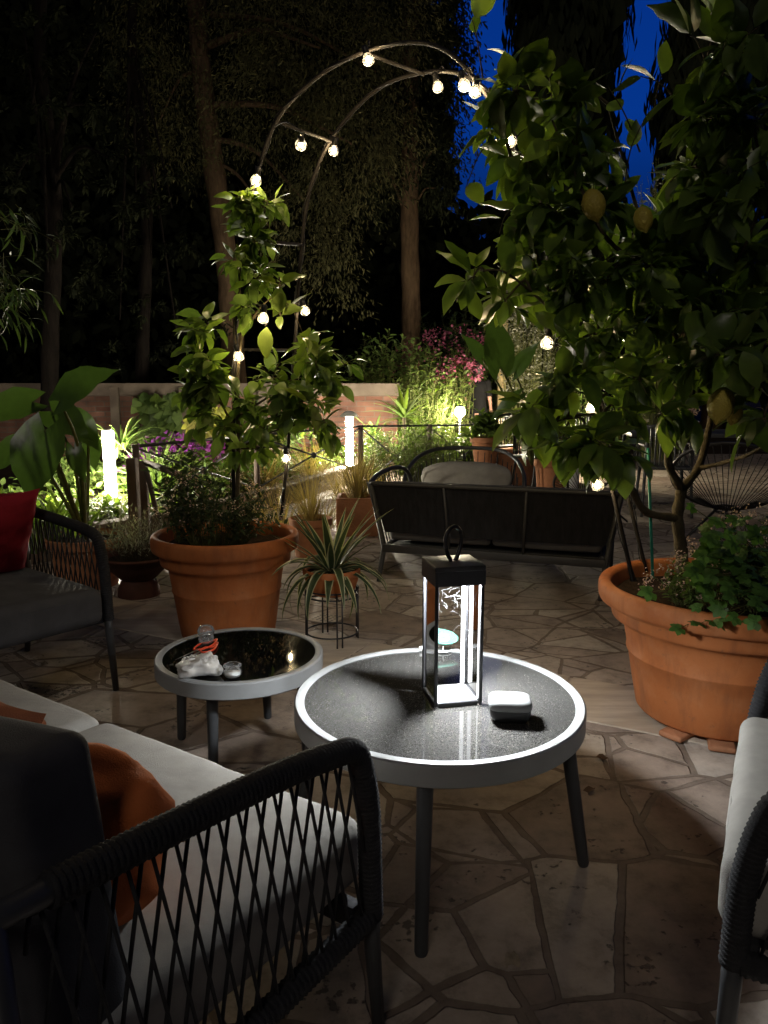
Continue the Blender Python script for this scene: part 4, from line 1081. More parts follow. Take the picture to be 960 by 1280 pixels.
# scented geranium with lobed leaves hanging over the rim
T = thing('geranium', 'bright green lobed leaf geranium hanging over the rim of the biggest pot', 'geranium', (1.3, 2.45, .45))
g = MB(); s_ = MB()
for i in range(150):
    px, py = R.gauss(922, 34), R.gauss(712, 30)
    if px < 862: px = 862 + R.random() * 50
    Y = 2.36 + R.uniform(-.08, .22) - (py - 700) * .0011
    c = bp(px, min(py, 785), Y)
    u_ = V((c.x - PR.x, c.y - PR.y, 0))
    if c.z < .55 and u_.length < .465: u_ = u_.normalized() * .465; c = V((PR.x + u_.x, PR.y + u_.y, c.z))
    c.z = max(c.z, .452)
    root = V((1.30 + R.uniform(-.1, .1), 2.50 + R.uniform(-.05, .05), .45))
    s_.tube(spline([root, (root + c) / 2 + V((0, 0, .05)), c], 4), [.002, .0012], 4, cap=False)
    nrm = (V((0, -.5, .8)) + rv(.5)).normalized(); sd, _ = perp(nrm); Lk = R.uniform(.028, .05)
    for k in range(5):
        a = -1.9 + 3.8 * k / 4
        d = Matrix.Rotation(a, 3, nrm) @ sd
        g.leaf(c, d, nrm, Lk * (1 - .12 * abs(k - 2)), Lk * .62, .3, .1, 4, prof=lambda t: [.3, .7, 1, .8, .25][min(4, int(t * 4 + .5))], wave=.05)
g.build('leaves', M['parsley'], T); s_.build('stems', M['greentwig'], T)
# green support stake
a, b = V((.99, 2.72, .44)), aty(810, 560, 2.74)
g = MB(); g.tube([aty(816, 722, 2.72), b], .0055, 8); tag(g.build('plant_stake', M['teal']), 'thin turquoise plant stake among the branches of the large lemon tree', 'plant stake')

# ------------------------------------------------------------------ slender lemon bush in the other pot
TL_ = thing('lemon_tree', 'slender lemon bush trained up the arch leg in the pot behind the small table', 'lemon tree', (PL.x, PL.y, .44), 'lemon trees in pots')
AVOID += [(298, 445, 18, 9), (329, 397, 15, 9), (320, 225, 13, 9), (381, 388, 15, 9), (358, 573, 15, 9)]
wood = MB(); gl = MB(); gy = MB()
tr = MB(); tr.tube(spline([V((PL.x + .06, 3.5, .43)), bp(298, 560, 3.48), bp(297, 480, 3.47), bp(302, 420, 3.46)], 8), lambda i, t: .011 - .004 * t, 9); tr.build('trunk', M['twig'], TL_)
limbs = [([(302, 420, 3.46), (308, 370, 3.45), (316, 320, 3.44), (318, 262, 3.44)], .009, .004), ([(300, 445, 3.46), (292, 410, 3.45), (300, 350, 3.42), (296, 290, 3.4)], .007, .003),
         ([(298, 540, 3.48), (285, 520, 3.4), (270, 490, 3.35), (245, 450, 3.3)], .008, .003), ([(302, 420, 3.46), (325, 385, 3.4), (350, 365, 3.35)], .005, .003),
         ([(298, 520, 3.48), (330, 500, 3.55), (370, 470, 3.6), (410, 440, 3.6)], .008, .003), ([(298, 560, 3.48), (340, 540, 3.5), (380, 530, 3.45), (400, 540, 3.4)], .006, .003)]
LP = []
for pts, r0, r1 in limbs: P = spline([bp(*q) for q in pts], 6); LP += P; wood.tube(P, [r0 * .8, r1 * .8], 7)
for (px, py, Y, rx, ry, nt_) in [(300, 246, 3.42, 20, 16, 3), (335, 252, 3.42, 14, 16, 2), (306, 262, 3.42, 26, 24, 4), (316, 300, 3.42, 26, 26, 4), (298, 330, 3.40, 26, 28, 4), (322, 345, 3.42, 24, 26, 4), (302, 380, 3.40, 26, 22, 3), (318, 395, 3.42, 18, 16, 2), (262, 405, 3.35, 26, 14, 3), (245, 412, 3.3, 16, 10, 2),
                                (260, 452, 3.32, 30, 24, 5), (250, 490, 3.36, 24, 22, 4), (340, 470, 3.5, 34, 26, 4), (385, 440, 3.55, 34, 22, 5), (410, 470, 3.55, 26, 20, 4), (375, 500, 3.5, 40, 26, 6), (405, 530, 3.42, 26, 24, 4), (345, 520, 3.5, 36, 26, 4), (320, 560, 3.45, 34, 20, 3), (430, 455, 3.6, 14, 10, 1), (280, 530, 3.4, 30, 30, 3), (265, 475, 3.34, 34, 26, 4), (395, 455, 3.5, 30, 26, 4), (360, 480, 3.45, 34, 24, 4), (315, 500, 3.5, 24, 26, 3), (250, 520, 3.35, 22, 22, 3), (330, 535, 3.5, 40, 24, 4)]:
    c = bp(px, py, Y); s_ = Y / 960
    q = min(LP, key=lambda k: (k - c).length); wood.tube(spline([q, (q + c) / 2 + V((0, 0, .03)) + rv(.015), c], 5), [.004, .0025], 6, cap=False)
    cluster(gl, wood, c, (rx * s_, .10, ry * s_), int(nt_ * 1.5), 6, .094, .50, None, .0022, curl=(.1, 1.1), tipup=-.15)
for (px, py, Y, rx, ry, nt_) in [(350, 355, 3.36, 14, 14, 2), (352, 398, 3.36, 16, 12, 2), (332, 405, 3.34, 10, 10, 1), (395, 500, 3.36, 14, 18, 2), (380, 420, 3.4, 16, 12, 2), (245, 470, 3.3, 16, 18, 2)]:
    c = bp(px, py, Y); s_ = Y / 960
    q = min(LP, key=lambda k: (k - c).length); wood.tube(spline([q, (q + c) / 2 + V((0, 0, .03)) + rv(.015), c], 5), [.0035, .002], 6, cap=False)
    cluster(gy, wood, c, (rx * s_, .05, ry * s_), nt_, 4, .115, .55, None, .0025)
wood.build('branches', M['twig'], TL_); gl.build('leaves', M['citrus'], TL_); gy.build('young_leaves', M['citrus_young'], TL_)
AVOID[:] = []
flower_bush('dark bushy herb with tiny pink flowers filling the pot behind the small table', 'pink_herb', 'flowers', V((PL.x - .02, 3.50, .60)), (.33, .26, .22), 1600, .034, .36, M['green3'], M['palepink'], 120, .008, n_tw=150, base_z=.45)
flower_bush('tall dark leaved plant with purple flower heads rising from the pot by the gate', 'purple_flower', 'flowers', V((PL.x - .20, 3.66, .70)), (.18, .16, .28), 420, .05, .35, M['green3'], M['purple'], 0, .016, n_tw=50, base_z=.45)

# ------------------------------------------------------------------ arch of two hoops with rungs
AR = thing('garden_arch', 'rusty metal garden arch of two hoops linking the two big pots', 'arch', (PL.x, PL.y, .44))
A0, A1 = V((-.70, 3.50, 0)), V((.96, 2.92, 0)); B0, B1 = V((-.50, 3.82, 0)), V((1.04, 3.02, 0))
def onplane(px, py, p0, p1):
    d = ray(px, py); n_ = (p1 - p0).cross(V((0, 0, 1)))
    t = (p0 - V((0, 0, CAM_H))).dot(n_) / d.dot(n_)
    return V((0, 0, CAM_H)) + d * t
hA = [onplane(*q, A0, A1) for q in ((293, 680), (292, 560), (294, 440), (300, 330), (318, 232), (345, 152), (392, 100), (450, 67), (512, 53), (558, 64), (598, 104), (632, 165), (664, 250), (700, 370), (737, 492), (766, 614), (793, 735))]
hB = [onplane(*q, B0, B1) for q in ((351, 650), (360, 560), (368, 440), (376, 320), (388, 235), (418, 168), (470, 113), (528, 91), (584, 96), (630, 140), (668, 230), (708, 370), (744, 480), (780, 604), (808, 715))]
pA, pB = spline(hA, 10), spline(hB, 10)
M['rust'] = mat('rusty_metal', (.012, .010, .009), .6, .25, .4, 20, .3, 200)
g = MB(); g.tube(pA, .0085, 10); g.build('hoop', M['rust'], AR)
g = MB(); g.tube(pB, .0085, 10); g.build('hoop', M['rust'], AR)
def rung(a, b):
    A, B = onplane(*a, A0, A1), onplane(*b, B0, B1)
    g = MB(); g.tube([A, B], .0075, 8); g.build('rung', M['rust'], AR)
for a, b in (((345, 152), (418, 168 + 10)), ((455, 66), (530, 93)), ((304, 300), (378, 306)), ((294, 437), (368, 438)), ((292, 560), (360, 560)), ((632, 165), (640, 160)), ((700, 370), (708, 370)), ((752, 555), (768, 560))): rung(a, b)

# ------------------------------------------------------------------ string of bulbs
SL = thing('string_light', 'string of round glass bulbs wound along the garden arch', 'string light', onplane(450, 67, A0, A1))
bulbs = [(298, 445, 'A', 0), (329, 397, 'A', .12), (320, 225, 'A', 0), (376, 180, 'M', .25), (417, 188, 'B', .0), (381, 388, 'B', 0), (358, 573, 'B', 0), (460, 74, 'A', 0), (547, 108, 'B', 0), (580, 106, 'M', .1), (594, 114, 'A', 0), (638, 175, 'A', .12), (684, 428, 'A', .2), (740, 509, 'A', .12), (747, 606, 'A', .0)]
pos = []
for i, (px, py, k, off) in enumerate(bulbs):
    p = onplane(px, py, A0, A1) if k == 'A' else onplane(px, py, B0, B1) if k == 'B' else onplane(px, py, (A0 + B0) / 2, (A1 + B1) / 2)
    p = V((0, 0, CAM_H)) + (p - V((0, 0, CAM_H))) * (1 - off * .35)
    p = p + (V((0, 0, CAM_H)) - p).normalized() * .034
    pos.append(p)
    ax = rv(.3) + V((0, 0, 1)); ax.normalize()
    if i == 3: ax = V((.1, -1, .35)).normalized()
    q = V((0, 0, 1)).rotation_difference(ax).to_matrix().to_4x4(); Mx = Matrix.Translation(p) @ q
    g = MB(); g.lathe([(.011, .020), (.012, .022), (.013, .046), (.010, .052), (.004, .054), (.001, .054)], 14, M=Mx); b = g.build('bulb', M['blackpl'], SL)
    g = MB(); g.lathe([(.0095, .024), (.013, .018), (.020, .008), (.0235, -.004), (.0215, -.015), (.0135, -.022), (.001, -.0255)], 20, M=Mx); g.build('glass', M['bulbglass'], b)
    g = MB(); g.ball((0, 0, -.002), .0075, 10, 8, M=Mx, sz=1.5); g.build('filament', M['filament'], b)
g = MB()
order = [12, 13, 14]; seqs = [[6, 5, 4, 3], [0, 1, 2, 7], [8, 9, 10, 11, 12, 13, 14], [7, 8], [0, 6]]
def near(path, p): return min(path, key=lambda q: (q - p).length)
for i, p in enumerate(pos):
    pth = pA if (near(pA, p) - p).length < (near(pB, p) - p).length else pB
    q = near(pth, p); g.tube(spline([p + V((0, 0, .05)), (p + q) / 2 + V((0, 0, .05)), q], 4), .0022, 5, cap=False)
for pth, ph in ((pA, 0), (pB, 2)):
    g.tube([q + V((math.cos(i * .55 + ph), math.sin(i * .55 + ph), math.sin(i * .55 + ph) * .5)) * .0145 for i, q in enumerate(pth)], .0022, 5, cap=False)
g.build('cable', M['blackpl'], SL)

# ------------------------------------------------------------------ variegated strap plant on a wire stand
sc_ = at(414, 775, 0); sc_ = V((-.245, 3.5, 0))
ST = thing('wire_plant_stand', 'thin black wire plant stand under the striped plant pot', 'plant stand', sc_)
zs_ = .225
for a in (20, 110, 200, 290):
    u = V((math.cos(rad(a)), math.sin(rad(a)), 0))
    g = MB()
    for e in (-.10, .10):
        u2 = Matrix.Rotation(e, 3, 'Z') @ u; g.tube([sc_ + u2 * .125 + V((0, 0, .003)), sc_ + u2 * .125 + V((0, 0, zs_ + .035))], .0042, 6)
    g.build('leg', M['black'], ST)
for z, r in ((zs_ + .004, .122), (.05, .122), (zs_ + .035, .125)):
    g = MB(); g.tube([sc_ + V((math.cos(a * .157) * r, math.sin(a * .157) * r, z)) for a in range(40)], .004, 6, closed=True); g.build('ring', M['black'], ST)
g = MB()
for a in (20, 110): 
    u = V((math.cos(rad(a)), math.sin(rad(a)), 0)) * .122; g.tube([sc_ - u + V((0, 0, zs_ + .002)), sc_ + u + V((0, 0, zs_ + .002))], .004, 6)
g.build('cross_bar', M['black'], ST)
zp = zs_ + .010
PT = thing('clay_bowl_pot', 'shallow terracotta bowl pot holding the striped strap leaf plant', 'plant pot', sc_ + V((0, 0, zp)))
g = MB(); g.lathe([(.001, zp), (.085, zp), (.108, zp + .02), (.122, zp + .06), (.128, zp + .088), (.134, zp + .092), (.136, zp + .118), (.130, zp + .124), (.122, zp + .118), (.118, zp + .10)], 48, sc_); g.build('body', M['terra'], PT, autosmooth=50)
g = MB(); g.lathe([(.001, zp + .102), (.118, zp + .104)], 24, sc_); g.build('soil', M['soil'], PT)
SP = thing('striped_strap_plant', 'cream edged green strap leaf plant arching out of the shallow bowl pot', 'house plant', sc_ + V((0, 0, zp + .1)))
g = MB(); c0 = sc_ + V((0, 0, zp + .10))
def strapprof(t): return min(1, .55 + t * 1.6) * (1 if t < .45 else max(.02, (1 - t) / .55) ** .8)
for i in range(46):
    a = i * 2.399 + R.uniform(-.2, .2)
    k = i / 46
    el = 1.35 - 1.15 * k + R.uniform(-.15, .15)
    Ln = R.uniform(.26, .40) * (1.08 if k < .4 else .95)
    d = V((math.cos(a) * math.cos(el), math.sin(a) * math.cos(el), math.sin(el)))
    g.leaf(c0 + V((math.cos(a), math.sin(a), 0)) * .02, d, V((0, 0, 1)) + V((-d.x, -d.y, 0)) * .4, Ln, R.uniform(.032, .046), (.5 if k < .35 else R.uniform(1.3, 2.5)), .28, 10, prof=strapprof, edge=(.30, 1))
for px, py, Y in ((365, 622, 3.42), (462, 628, 3.45), (345, 665, 3.4), (438, 640, 3.5)):
    e = aty(px, py, Y); d = e - c0
    g.leaf(c0, d, V((0, 0, 1)) - d.normalized() * .3, d.length * 1.02, .034, .12, .3, 10, prof=strapprof, edge=(.24, 1))
g.build('leaves', [M['strap'], M['cream']], SP)
# floor drain grate
p = at(408, 774, 0)
g = MB(); g.rbox((p.x, p.y, .004), (.15, .15, .008), .003, 1, -.48, seg=1)
dg = thing('floor_drain', 'small square pale drain grate in the paving behind the plant stand', 'drain grate', (p.x, p.y, 0)); g.build('plate', M['kerb'], dg, smooth=False)
g = MB()
for i in range(-2, 3):
    for j in range(-2, 3):
        q = Matrix.Rotation(-.48, 3, 'Z') @ V((i * .025, j * .025, 0)); g.lathe([(.001, .0085), (.007, .0085), (.008, .0082)], 8, (p.x + q.x, p.y + q.y, 0))
g.build('holes', M['blackpl'], dg)
# ------------------------------------------------------------------ garden plants
def blades(g, c, n, Ln, W, el=(.6, 1.4), curl=(.6, 1.8), r0=.02, nseg=6, mi=0, prof=None):
    for i in range(n):
        a = R.uniform(0, 6.283); e = R.uniform(*el)
        d = V((math.cos(a) * math.cos(e), math.sin(a) * math.cos(e), math.sin(e)))
        q = V(c) + V((math.cos(a), math.sin(a), 0)) * R.uniform(0, r0)
        g.leaf(q, d, V((0, 0, 1)) - V((d.x, d.y, 0)) * .3, Ln * R.uniform(.6, 1.1), W, R.uniform(*curl), .25, nseg, prof=prof or (lambda t: min(1, .5 + t * 2) * max(.03, 1 - t) ** .5))
def grass_clump(label, c, n, Ln, W, m, name='ornamental_grass', cat='grass clump', group=None, **k):
    g = MB(); blades(g, c, n, Ln, W, **k)
    return tag(g.build(name, m), label, cat, group)

def elephant_ear(label, c, leaves, m, group=None):
    """leaves: (tip px, py, Y, size, face direction)"""
    T = thing('elephant_ear_plant', label, 'elephant ear plant', c, group)
    for (px, py, Y, Ls, dx, dz, ws) in leaves:
        p = aty(px, py, Y)
        g = MB(); s_ = MB()
        d = V((dx, -.35, dz)).normalized()
        g.leaf(p - d * Ls * .25, d, V((0, -.75, .6)), Ls, Ls * ws, .55, .16, 10, prof=lambda t: [.42, .74, .93, 1, .98, .88, .72, .52, .30, .12, 0][min(10, int(round(t * 10)))], wave=.03, lobe=.22)
        s_.tube(spline([V(c), V(c).lerp(p, .5) + V((0, .02, .10)), p - d * Ls * .25], 8), [.014, .007], 7)
        g.build('leaf', m, T); s_.build('stalk', M['greentwig'], T)
    return T
# left elephant ear in a pot behind the armchair
pc = V((-1.80, 4.55, 0))
PT = thing('clay_pot', 'dark clay pot of the elephant ear plant behind the armchair with the red cushion', 'plant pot', pc)
g = MB(); g.lathe([(.001, .0), (.17, .0), (.21, .24), (.235, .25), (.24, .30), (.225, .305), (.215, .27)], 40, pc); g.build('body', M['terra2'], PT, autosmooth=40)
g = MB(); g.lathe([(.001, .27), (.215, .272)], 24, pc); g.build('soil', M['soil'], PT)
elephant_ear('big dark elephant ear plant with broad leaves behind the armchair with red cushion', (pc.x, pc.y, .28),
   [(88, 488, 4.2, .40, .75, .55, .62), (48, 560, 4.1, .42, -.15, -.65, .72), (75, 520, 4.5, .34, .5, -.2, .6), (20, 505, 4.4, .36, -.7, -.1, .65), (18, 560, 4.3, .30, -.6, -.4, .6), (100, 530, 4.7, .28, .5, -.5, .6), (112, 556, 4.9, .24, .2, -.8, .6), (95, 570, 4.35, .22, .3, -.75, .5)], M['alocasia'], 'elephant ear plants')
g = MB(); blades(g, (-1.92, 4.62, .28), 26, .42, .035, (.9, 1.4), (.2, .9), .10); blades(g, (-2.05, 4.5, .22), 22, .45, .04, (.9, 1.45), (.2, .7), .10)
tag(g.build('strap_leaf_plant', M['green2']), 'upright strap leaf plant growing around the foot of the left elephant ear'.replace('left ', 'shaded '), 'garden plant')
# lavender bowl on a low stand
bc = at(164, 738, 0); bc = V((-1.42, 4.32, 0))
BW = thing('clay_bowl', 'wide dark clay bowl with a small spout edge on a low plinth by the gate', 'plant pot', bc)
g = MB(); g.lathe([(.001, .10), (.10, .10), (.17, .17), (.205, .225), (.212, .225), (.205, .24), (.19, .232), (.18, .205)], 40, bc); g.build('bowl', M['terradark'], BW)
g = MB(); g.lathe([(.001, .0), (.12, .0), (.115, .05), (.09, .10), (.001, .10)], 24, bc); g.build('foot', M['terradark'], BW, autosmooth=40)
g = MB(); g.lathe([(.001, .2), (.185, .208)], 24, bc); g.build('soil', M['soil'], BW)
T = thing('lavender', 'wiry grey lavender bush in the wide dark bowl by the gate', 'lavender', (bc.x, bc.y, .2))
g = MB(); s_ = MB()
for i in range(230):
    a = R.uniform(0, 6.28); e = R.uniform(.55, 1.5); d = V((math.cos(a) * math.cos(e), math.sin(a) * math.cos(e), math.sin(e)))
    p = bc + V((math.cos(a), math.sin(a), 0)) * R.uniform(0, .1) + V((0, 0, .2)); q = p + d * R.uniform(.14, .34)
    twig(g, s_, p, q, 7, .03, .16, .0011, (.0, .5), .3, .7, .2)
g.build('leaves', M['silver'], T); s_.build('stems', M['twig'], T)
rod = at(196, 731, 0)
g = MB(); g.tube([bc + V((.16, -.02, .24)), V((-1.08, 4.02, .012))], .006, 6); tag(g.build('iron_rod', M['black']), 'thin dark iron rod leaning from the wide bowl down to the paving', 'rod')

# grasses near the path
for (px, py, Y, zb_, Ln, n_, lab) in ((425, 600, 8.1, .0, .55, 260, 'broad pale dry grass clump beneath the light tube with the dome cap'), (330, 610, 7.6, .17, .60, 260, 'tall dry grass clump inside the kerb behind the slender lemon bush'), (388, 596, 8.6, .17, .60, 240, 'dry grass clump inside the kerb between the two lemon bush stems and the dome lamp'), (462, 596, 8.4, .0, .5, 200, 'pale grass clump behind the tall golden grass in the square planter'), (352, 640, 5.9, .0, .62, 240, 'pale dry feathery grass clump behind the pot with the slender lemon bush'), (405, 630, 6.4, .0, .42, 160, 'short straw coloured grass tuft at the edge of the lit path')):
    c = aty(px, py, Y); c.z = zb_
    grass_clump(lab, c, n_, Ln, .006, M['straw'], group='dry ornamental grasses', el=(.7, 1.5), curl=(.3, 1.7), r0=.12, nseg=7)
qc = V((-.215, 6.2, 0))
SQ = thing('square_planter', 'square weathered terracotta planter beside the woven sofa', 'planter', qc)
g = MB(); 
o, i_ = .165, .14
for s1, s2, d_ in ((0, -1, 0), (0, 1, 0), (-1, 0, 1), (1, 0, 1)):
    g.rbox((qc.x + s1 * (o - .0125), qc.y + s2 * (o - .0125), .155), ((.025, .33 - .052, .31) if d_ else (.33, .025, .31)), .006, 2, seg=2)
g.box((qc.x, qc.y, .03), (.27, .27, .02)); g.build('body', M['terra2'], SQ, autosmooth=40)
g = MB(); g.box((qc.x, qc.y, .255), (.277, .277, .03)); g.build('soil', M['soil'], SQ, smooth=False)
grass_clump('tall golden feather grass growing in the square terracotta planter', (qc.x, qc.y, .26), 300, .50, .005, M['straw'], group='dry ornamental grasses', el=(1.0, 1.55), curl=(.1, .9), r0=.07, nseg=7)
rc = V((-.52, 5.35, 0))
RP = thing('round_clay_pot', 'brownish round clay pot half hidden behind the striped strap leaf plant', 'plant pot', rc)
g = MB(); g.lathe([(.001, .0), (.11, .0), (.135, .22), (.15, .225), (.155, .27), (.142, .275), (.135, .24)], 36, rc); g.build('body', M['terra2'], RP, autosmooth=40)
g = MB(); g.lathe([(.001, .24), (.135, .242)], 24, rc); g.build('soil', M['soil'], RP)
grass_clump('wispy pale grass in the round clay pot behind the striped plant', (rc.x, rc.y, .24), 170, .46, .0045, M['straw'], group='dry ornamental grasses', el=(1.0, 1.55), curl=(.1, 1.2), r0=.06, nseg=7)

def bush(label, px, py, Y, r, n, Ls, Ws, m, name='garden_bush', cat='bush', n_tw=60, zb_=.17, fm=None, nf=0, fs=.02, group=None, pos=None):
    c = pos or aty(px, py, Y)
    n = int(n * 1.5); n_tw = int(n_tw * 1.3)
    return flower_bush(label, name, cat, c, r, n, Ls, Ws, m, fm, nf, fs, group, n_tw, base_z=zb_)
# ground cover in the lit bed
g = MB()
for i in range(1500):
    t_ = R.random() ** .8; 
    k = R.random() * 4; j = min(3, int(k)); f_ = k - j
    e = K[j + 1].lerp(K[min(j + 2, 5)], f_)
    p = V((e.x - .12 - R.random() ** 1.3 * 2.2, e.y + R.uniform(-.3, .3), .17))
    h_ = R.uniform(.01, .10) if p.y < 6.9 else R.uniform(.02, .22)
    for q in range(3): g.leaf(p + rv(.04) + V((0, 0, .03 + R.random() * h_)), (rdir() + V((0, -.2, .5))), V((0, 0, 1)) + rv(.4), R.uniform(.05, .10), .05, .5, .2, 3)
tag(g.build('ground_cover', M['green2']), kind='stuff')
g = MB()
for i in range(900):
    p = V((R.uniform(-2.4, -1.75), 0, .18)); p.y = 5.75 + (p.x + 2.2) * 1.35 + R.uniform(.0, .6)
    g.leaf(p + V((0, 0, R.random() * .10)), rdir() + V((0, 0, .6)), V((0, 0, 1)), R.uniform(.03, .06), .016, .5, .2, 3)
tag(g.build('silver_ground_cover', M['silver']), kind='stuff')
bush('leafy green shrub glowing beside the light tube at the gate post', 88, 600, 7.3, (.42, .3, .30), 420, .085, .5, M['green2'])
bush('fresh green perennials behind the gate brace under the brick wall', 240, 600, 7.4, (.75, .5, .32), 800, .085, .5, M['green2'], n_tw=90)
bush('low bright green shrub between the gate and the purple flowers', 212, 612, 7.5, (.34, .3, .24), 420, .07, .5, M['green2'])
bush('purple flowered perennial in front of the brick wall', 222, 590, 8.0, (.45, .3, .34), 420, .08, .3, M['green1'], 'purple_flower', 'flowers', 50, .17, M['purple'], 60, .06)
grass_clump('spiky green fan of blades just above the light tube at the gate', aty(152, 562, 7.0), 70, .46, .022, M['green2'], 'spiky_plant', 'garden plant', el=(.5, 1.4), curl=(.6, 1.6), r0=.04)
grass_clump('tall leaning strap leaf plant behind the light tube in front of bricks', V((-2.05, 6.9, .2)), 60, .75, .03, M['green1'], 'spiky_plant', 'garden plant', el=(.9, 1.45), curl=(.6, 1.7), r0=.06)
# climber on the wall
T = thing('wall_climber', 'dark lobed climber growing up the brick wall', 'climber', (-3.25, WY - .1, .3))
g = MB(); s_ = MB()
for i in range(150):
    px, py = R.gauss(200, 13), R.uniform(492, 562); 
    px += (py - 525) * -.15
    p = aty(px, py, WY - .12 - R.random() * .22)
    d = V((R.uniform(-.7, .7), -.5, R.uniform(-1, .1)))
    g.leaf(p, d, V((0, -1, .3)) + rv(.3), R.uniform(.12, .22), .15, .4, .1, 5, prof=lambda t: [.4, .9, 1, .7, .35, 0][min(5, int(t * 5 + .5))], lobe=.2, wave=.05)
for px in (195, 205, 222): s_.tube(spline([aty(px, 585, WY - .12), aty(px + 6, 540, WY - .1), aty(px - 4, 498, WY - .1)], 6), .012, 6)
g.build('leaves', M['green1'], T); s_.build('stems', M['bark'], T)
# yellow green palmate plant and a bare pinkish stem
T = thing('fatsia', 'yellow green palmate leaved shrub on a bare pinkish stem by the wall', 'shrub', aty(268, 590, 8.6))
g = MB(); s_ = MB()
st = aty(268, 520, 8.6); bs = V((st.x, 8.6, .17))
M['pinkbark'] = mat('pinkish_bark', (.40, .22, .15), .8, .2, .2, 10)
s_.tube([bs, st], .03, 8); s_.build('trunk', M['pinkbark'], T)
for px, py, k in ((248, 512, 1), (262, 505, .9), (242, 528, .9), (278, 530, .8), (258, 532, 1), (272, 512, .8)):
    c = aty(px, py, 8.45); nrm = (V((0, -.8, .6)) + rv(.3)).normalized(); sd, _ = perp(nrm)
    for q in range(7):
        d = Matrix.Rotation(-2.0 + 4.0 * q / 6, 3, nrm) @ V((0, 0, -1)); g.leaf(c, d, nrm, .24 * k, .085, .4, .12, 4)
g.build('leaves', M['yellowleaf'], T)
# middle shrubs behind the woven sofa
def dracaena(label, px, py, Y, n_, Ln, W, m, zb_=.0, tips=None):
    c = aty(px, py, Y); T = thing('dracaena', label, 'garden plant', (c.x, c.y, zb_), 'spiky leaved shrubs')
    g = MB(); s_ = MB(); s_.tube([V((c.x, c.y, zb_)), c], .02, 7)
    blades(g, c, n_, Ln, W, (-.1, 1.3), (.2, .9), .02, 6, prof=lambda t: min(1, .4 + t * 2) * max(.03, 1 - t) ** .6)
    g.build('leaves', m, T); s_.build('stem', M['twig'], T)
dracaena('tall spiky leaved shrub beside the end of the brick wall', 505, 522, 9.7, 26, .50, .075, M['green2'])
dracaena('second spiky shrub, lower, in front of the brick wall end', 468, 545, 9.8, 24, .42, .06, M['green1'])
dracaena('third spiky shrub with leaf fans poking above the fine green hedge', 532, 548, 9.4, 22, .42, .055, M['green2'])
bush('fine leaved green shrub behind the crossed railing', 535, 562, 9.3, (.62, .4, .45), 1500, .06, .28, M['green1'], n_tw=140, zb_=0)
bush('airy yellow green shrub lit by the small round lamp', 532, 505, 10.4, (.52, .4, .6), 1500, .075, .3, M['green2'], n_tw=140, zb_=0)
bush('feathery shrub just behind the woven sofa back', 500, 585, 8.9, (.5, .3, .28), 800, .055, .25, M['green1'], n_tw=90, zb_=0)
bush('leafy bush hiding the base of the small round lamp', 588, 560, 9.4, (.30, .3, .28), 800, .07, .4, M['green2'], n_tw=90, zb_=0)
bush('pink flowering shrub under the tall pale trunk', 566, 468, 13.4, (1.0, .6, .75), 1300, .10, .4, M['green1'], 'flowering_shrub', 'shrub', 110, 0, M['pink'], 120, .045)
bush('loose pink flowering sprays in front of the standing person', 572, 478, 11.4, (.34, .3, .35), 300, .09, .35, M['green2'], 'flowering_shrub', 'shrub', 40, 0, M['pink'], 50, .04)
bush('dark green shrub at the foot of the tall pale trunk', 488, 462, 12.6, (.9, .6, .7), 1300, .11, .42, M['green1'], n_tw=110, zb_=0)
bush('loose dark shrub between the pale trunk and the elephant ear leaves', 585, 425, 14.5, (1.3, .8, .8), 1500, .12, .4, M['green3'], n_tw=110, zb_=0)
bush('silvery white speckled shrub behind the large lemon tree', 660, 395, 12.0, (.75, .6, 1.15), 2600, .055, .45, M['silver'], n_tw=180, zb_=0)
bush('silvery shrub showing through the top of the large lemon tree', 845, 265, 12.5, (.9, .6, 1.0), 1700, .06, .45, M['silver'], n_tw=110, zb_=0)
bush('green shrub with white blossom beyond the black dining chair', 735, 520, 11.0, (.9, .5, .5), 1100, .085, .45, M['green1'], 'flowering_shrub', 'shrub', 90, 0, M['white_petal'], 20, .05)
g = MB(); p = aty(629, 405, 12.6); g.rbox((p.x, p.y, 1.25), (.13, .13, 2.55), .01, 2, seg=1); tag(g.build('garden_post', mat('pale_post', (.42, .32, .17), .8, .2, .2, 5, .3, 40, stretch=(1, 1, .2)), smooth=False), 'pale wooden post beside the silvery white shrub', 'post')
bush('leafy green shrub filling the bed behind the slender lemon bush', 318, 540, 9.4, (.85, .4, .42), 900, .10, .45, M['green1'], n_tw=90)
bush('fern like shrub spilling over the crossed railing behind the woven sofa', 535, 568, 8.4, (.50, .3, .36), 900, .07, .22, M['green2'], n_tw=110, zb_=0)
bush('low bushy green shrub around the dome capped light tube', 470, 560, 9.1, (.30, .25, .30), 500, .06, .3, M['green2'], n_tw=70, zb_=0)
# right elephant ear in its pot
pc2 = aty(690, 560, 7.6); pc2.z = 0
PT = thing('clay_pot', 'tall terracotta pot of the upright elephant ear behind the black dining chair', 'plant pot', pc2)
g = MB(); g.lathe([(.001, .0), (.12, .0), (.155, .40), (.17, .405), (.172, .47), (.158, .475), (.15, .44)], 36, pc2); g.build('body', M['terra2'], PT, autosmooth=40)
g = MB(); g.lathe([(.001, .44), (.15, .442)], 24, pc2); g.build('soil', M['soil'], PT)
elephant_ear('tall lit elephant ear plant with upright leaves behind the woven sofa', (pc2.x - .25, pc2.y - .3, .45),
   [(624, 442, 6.9, .52, -.15, .9, .55), (598, 440, 7.0, .30, -.5, .75, .5), (640, 500, 6.8, .36, -.7, -.45, .35), (650, 455, 7.1, .36, .45, .8, .45), (668, 515, 6.9, .34, .5, -.5, .4)], M['alocasia'], 'elephant ear plants')
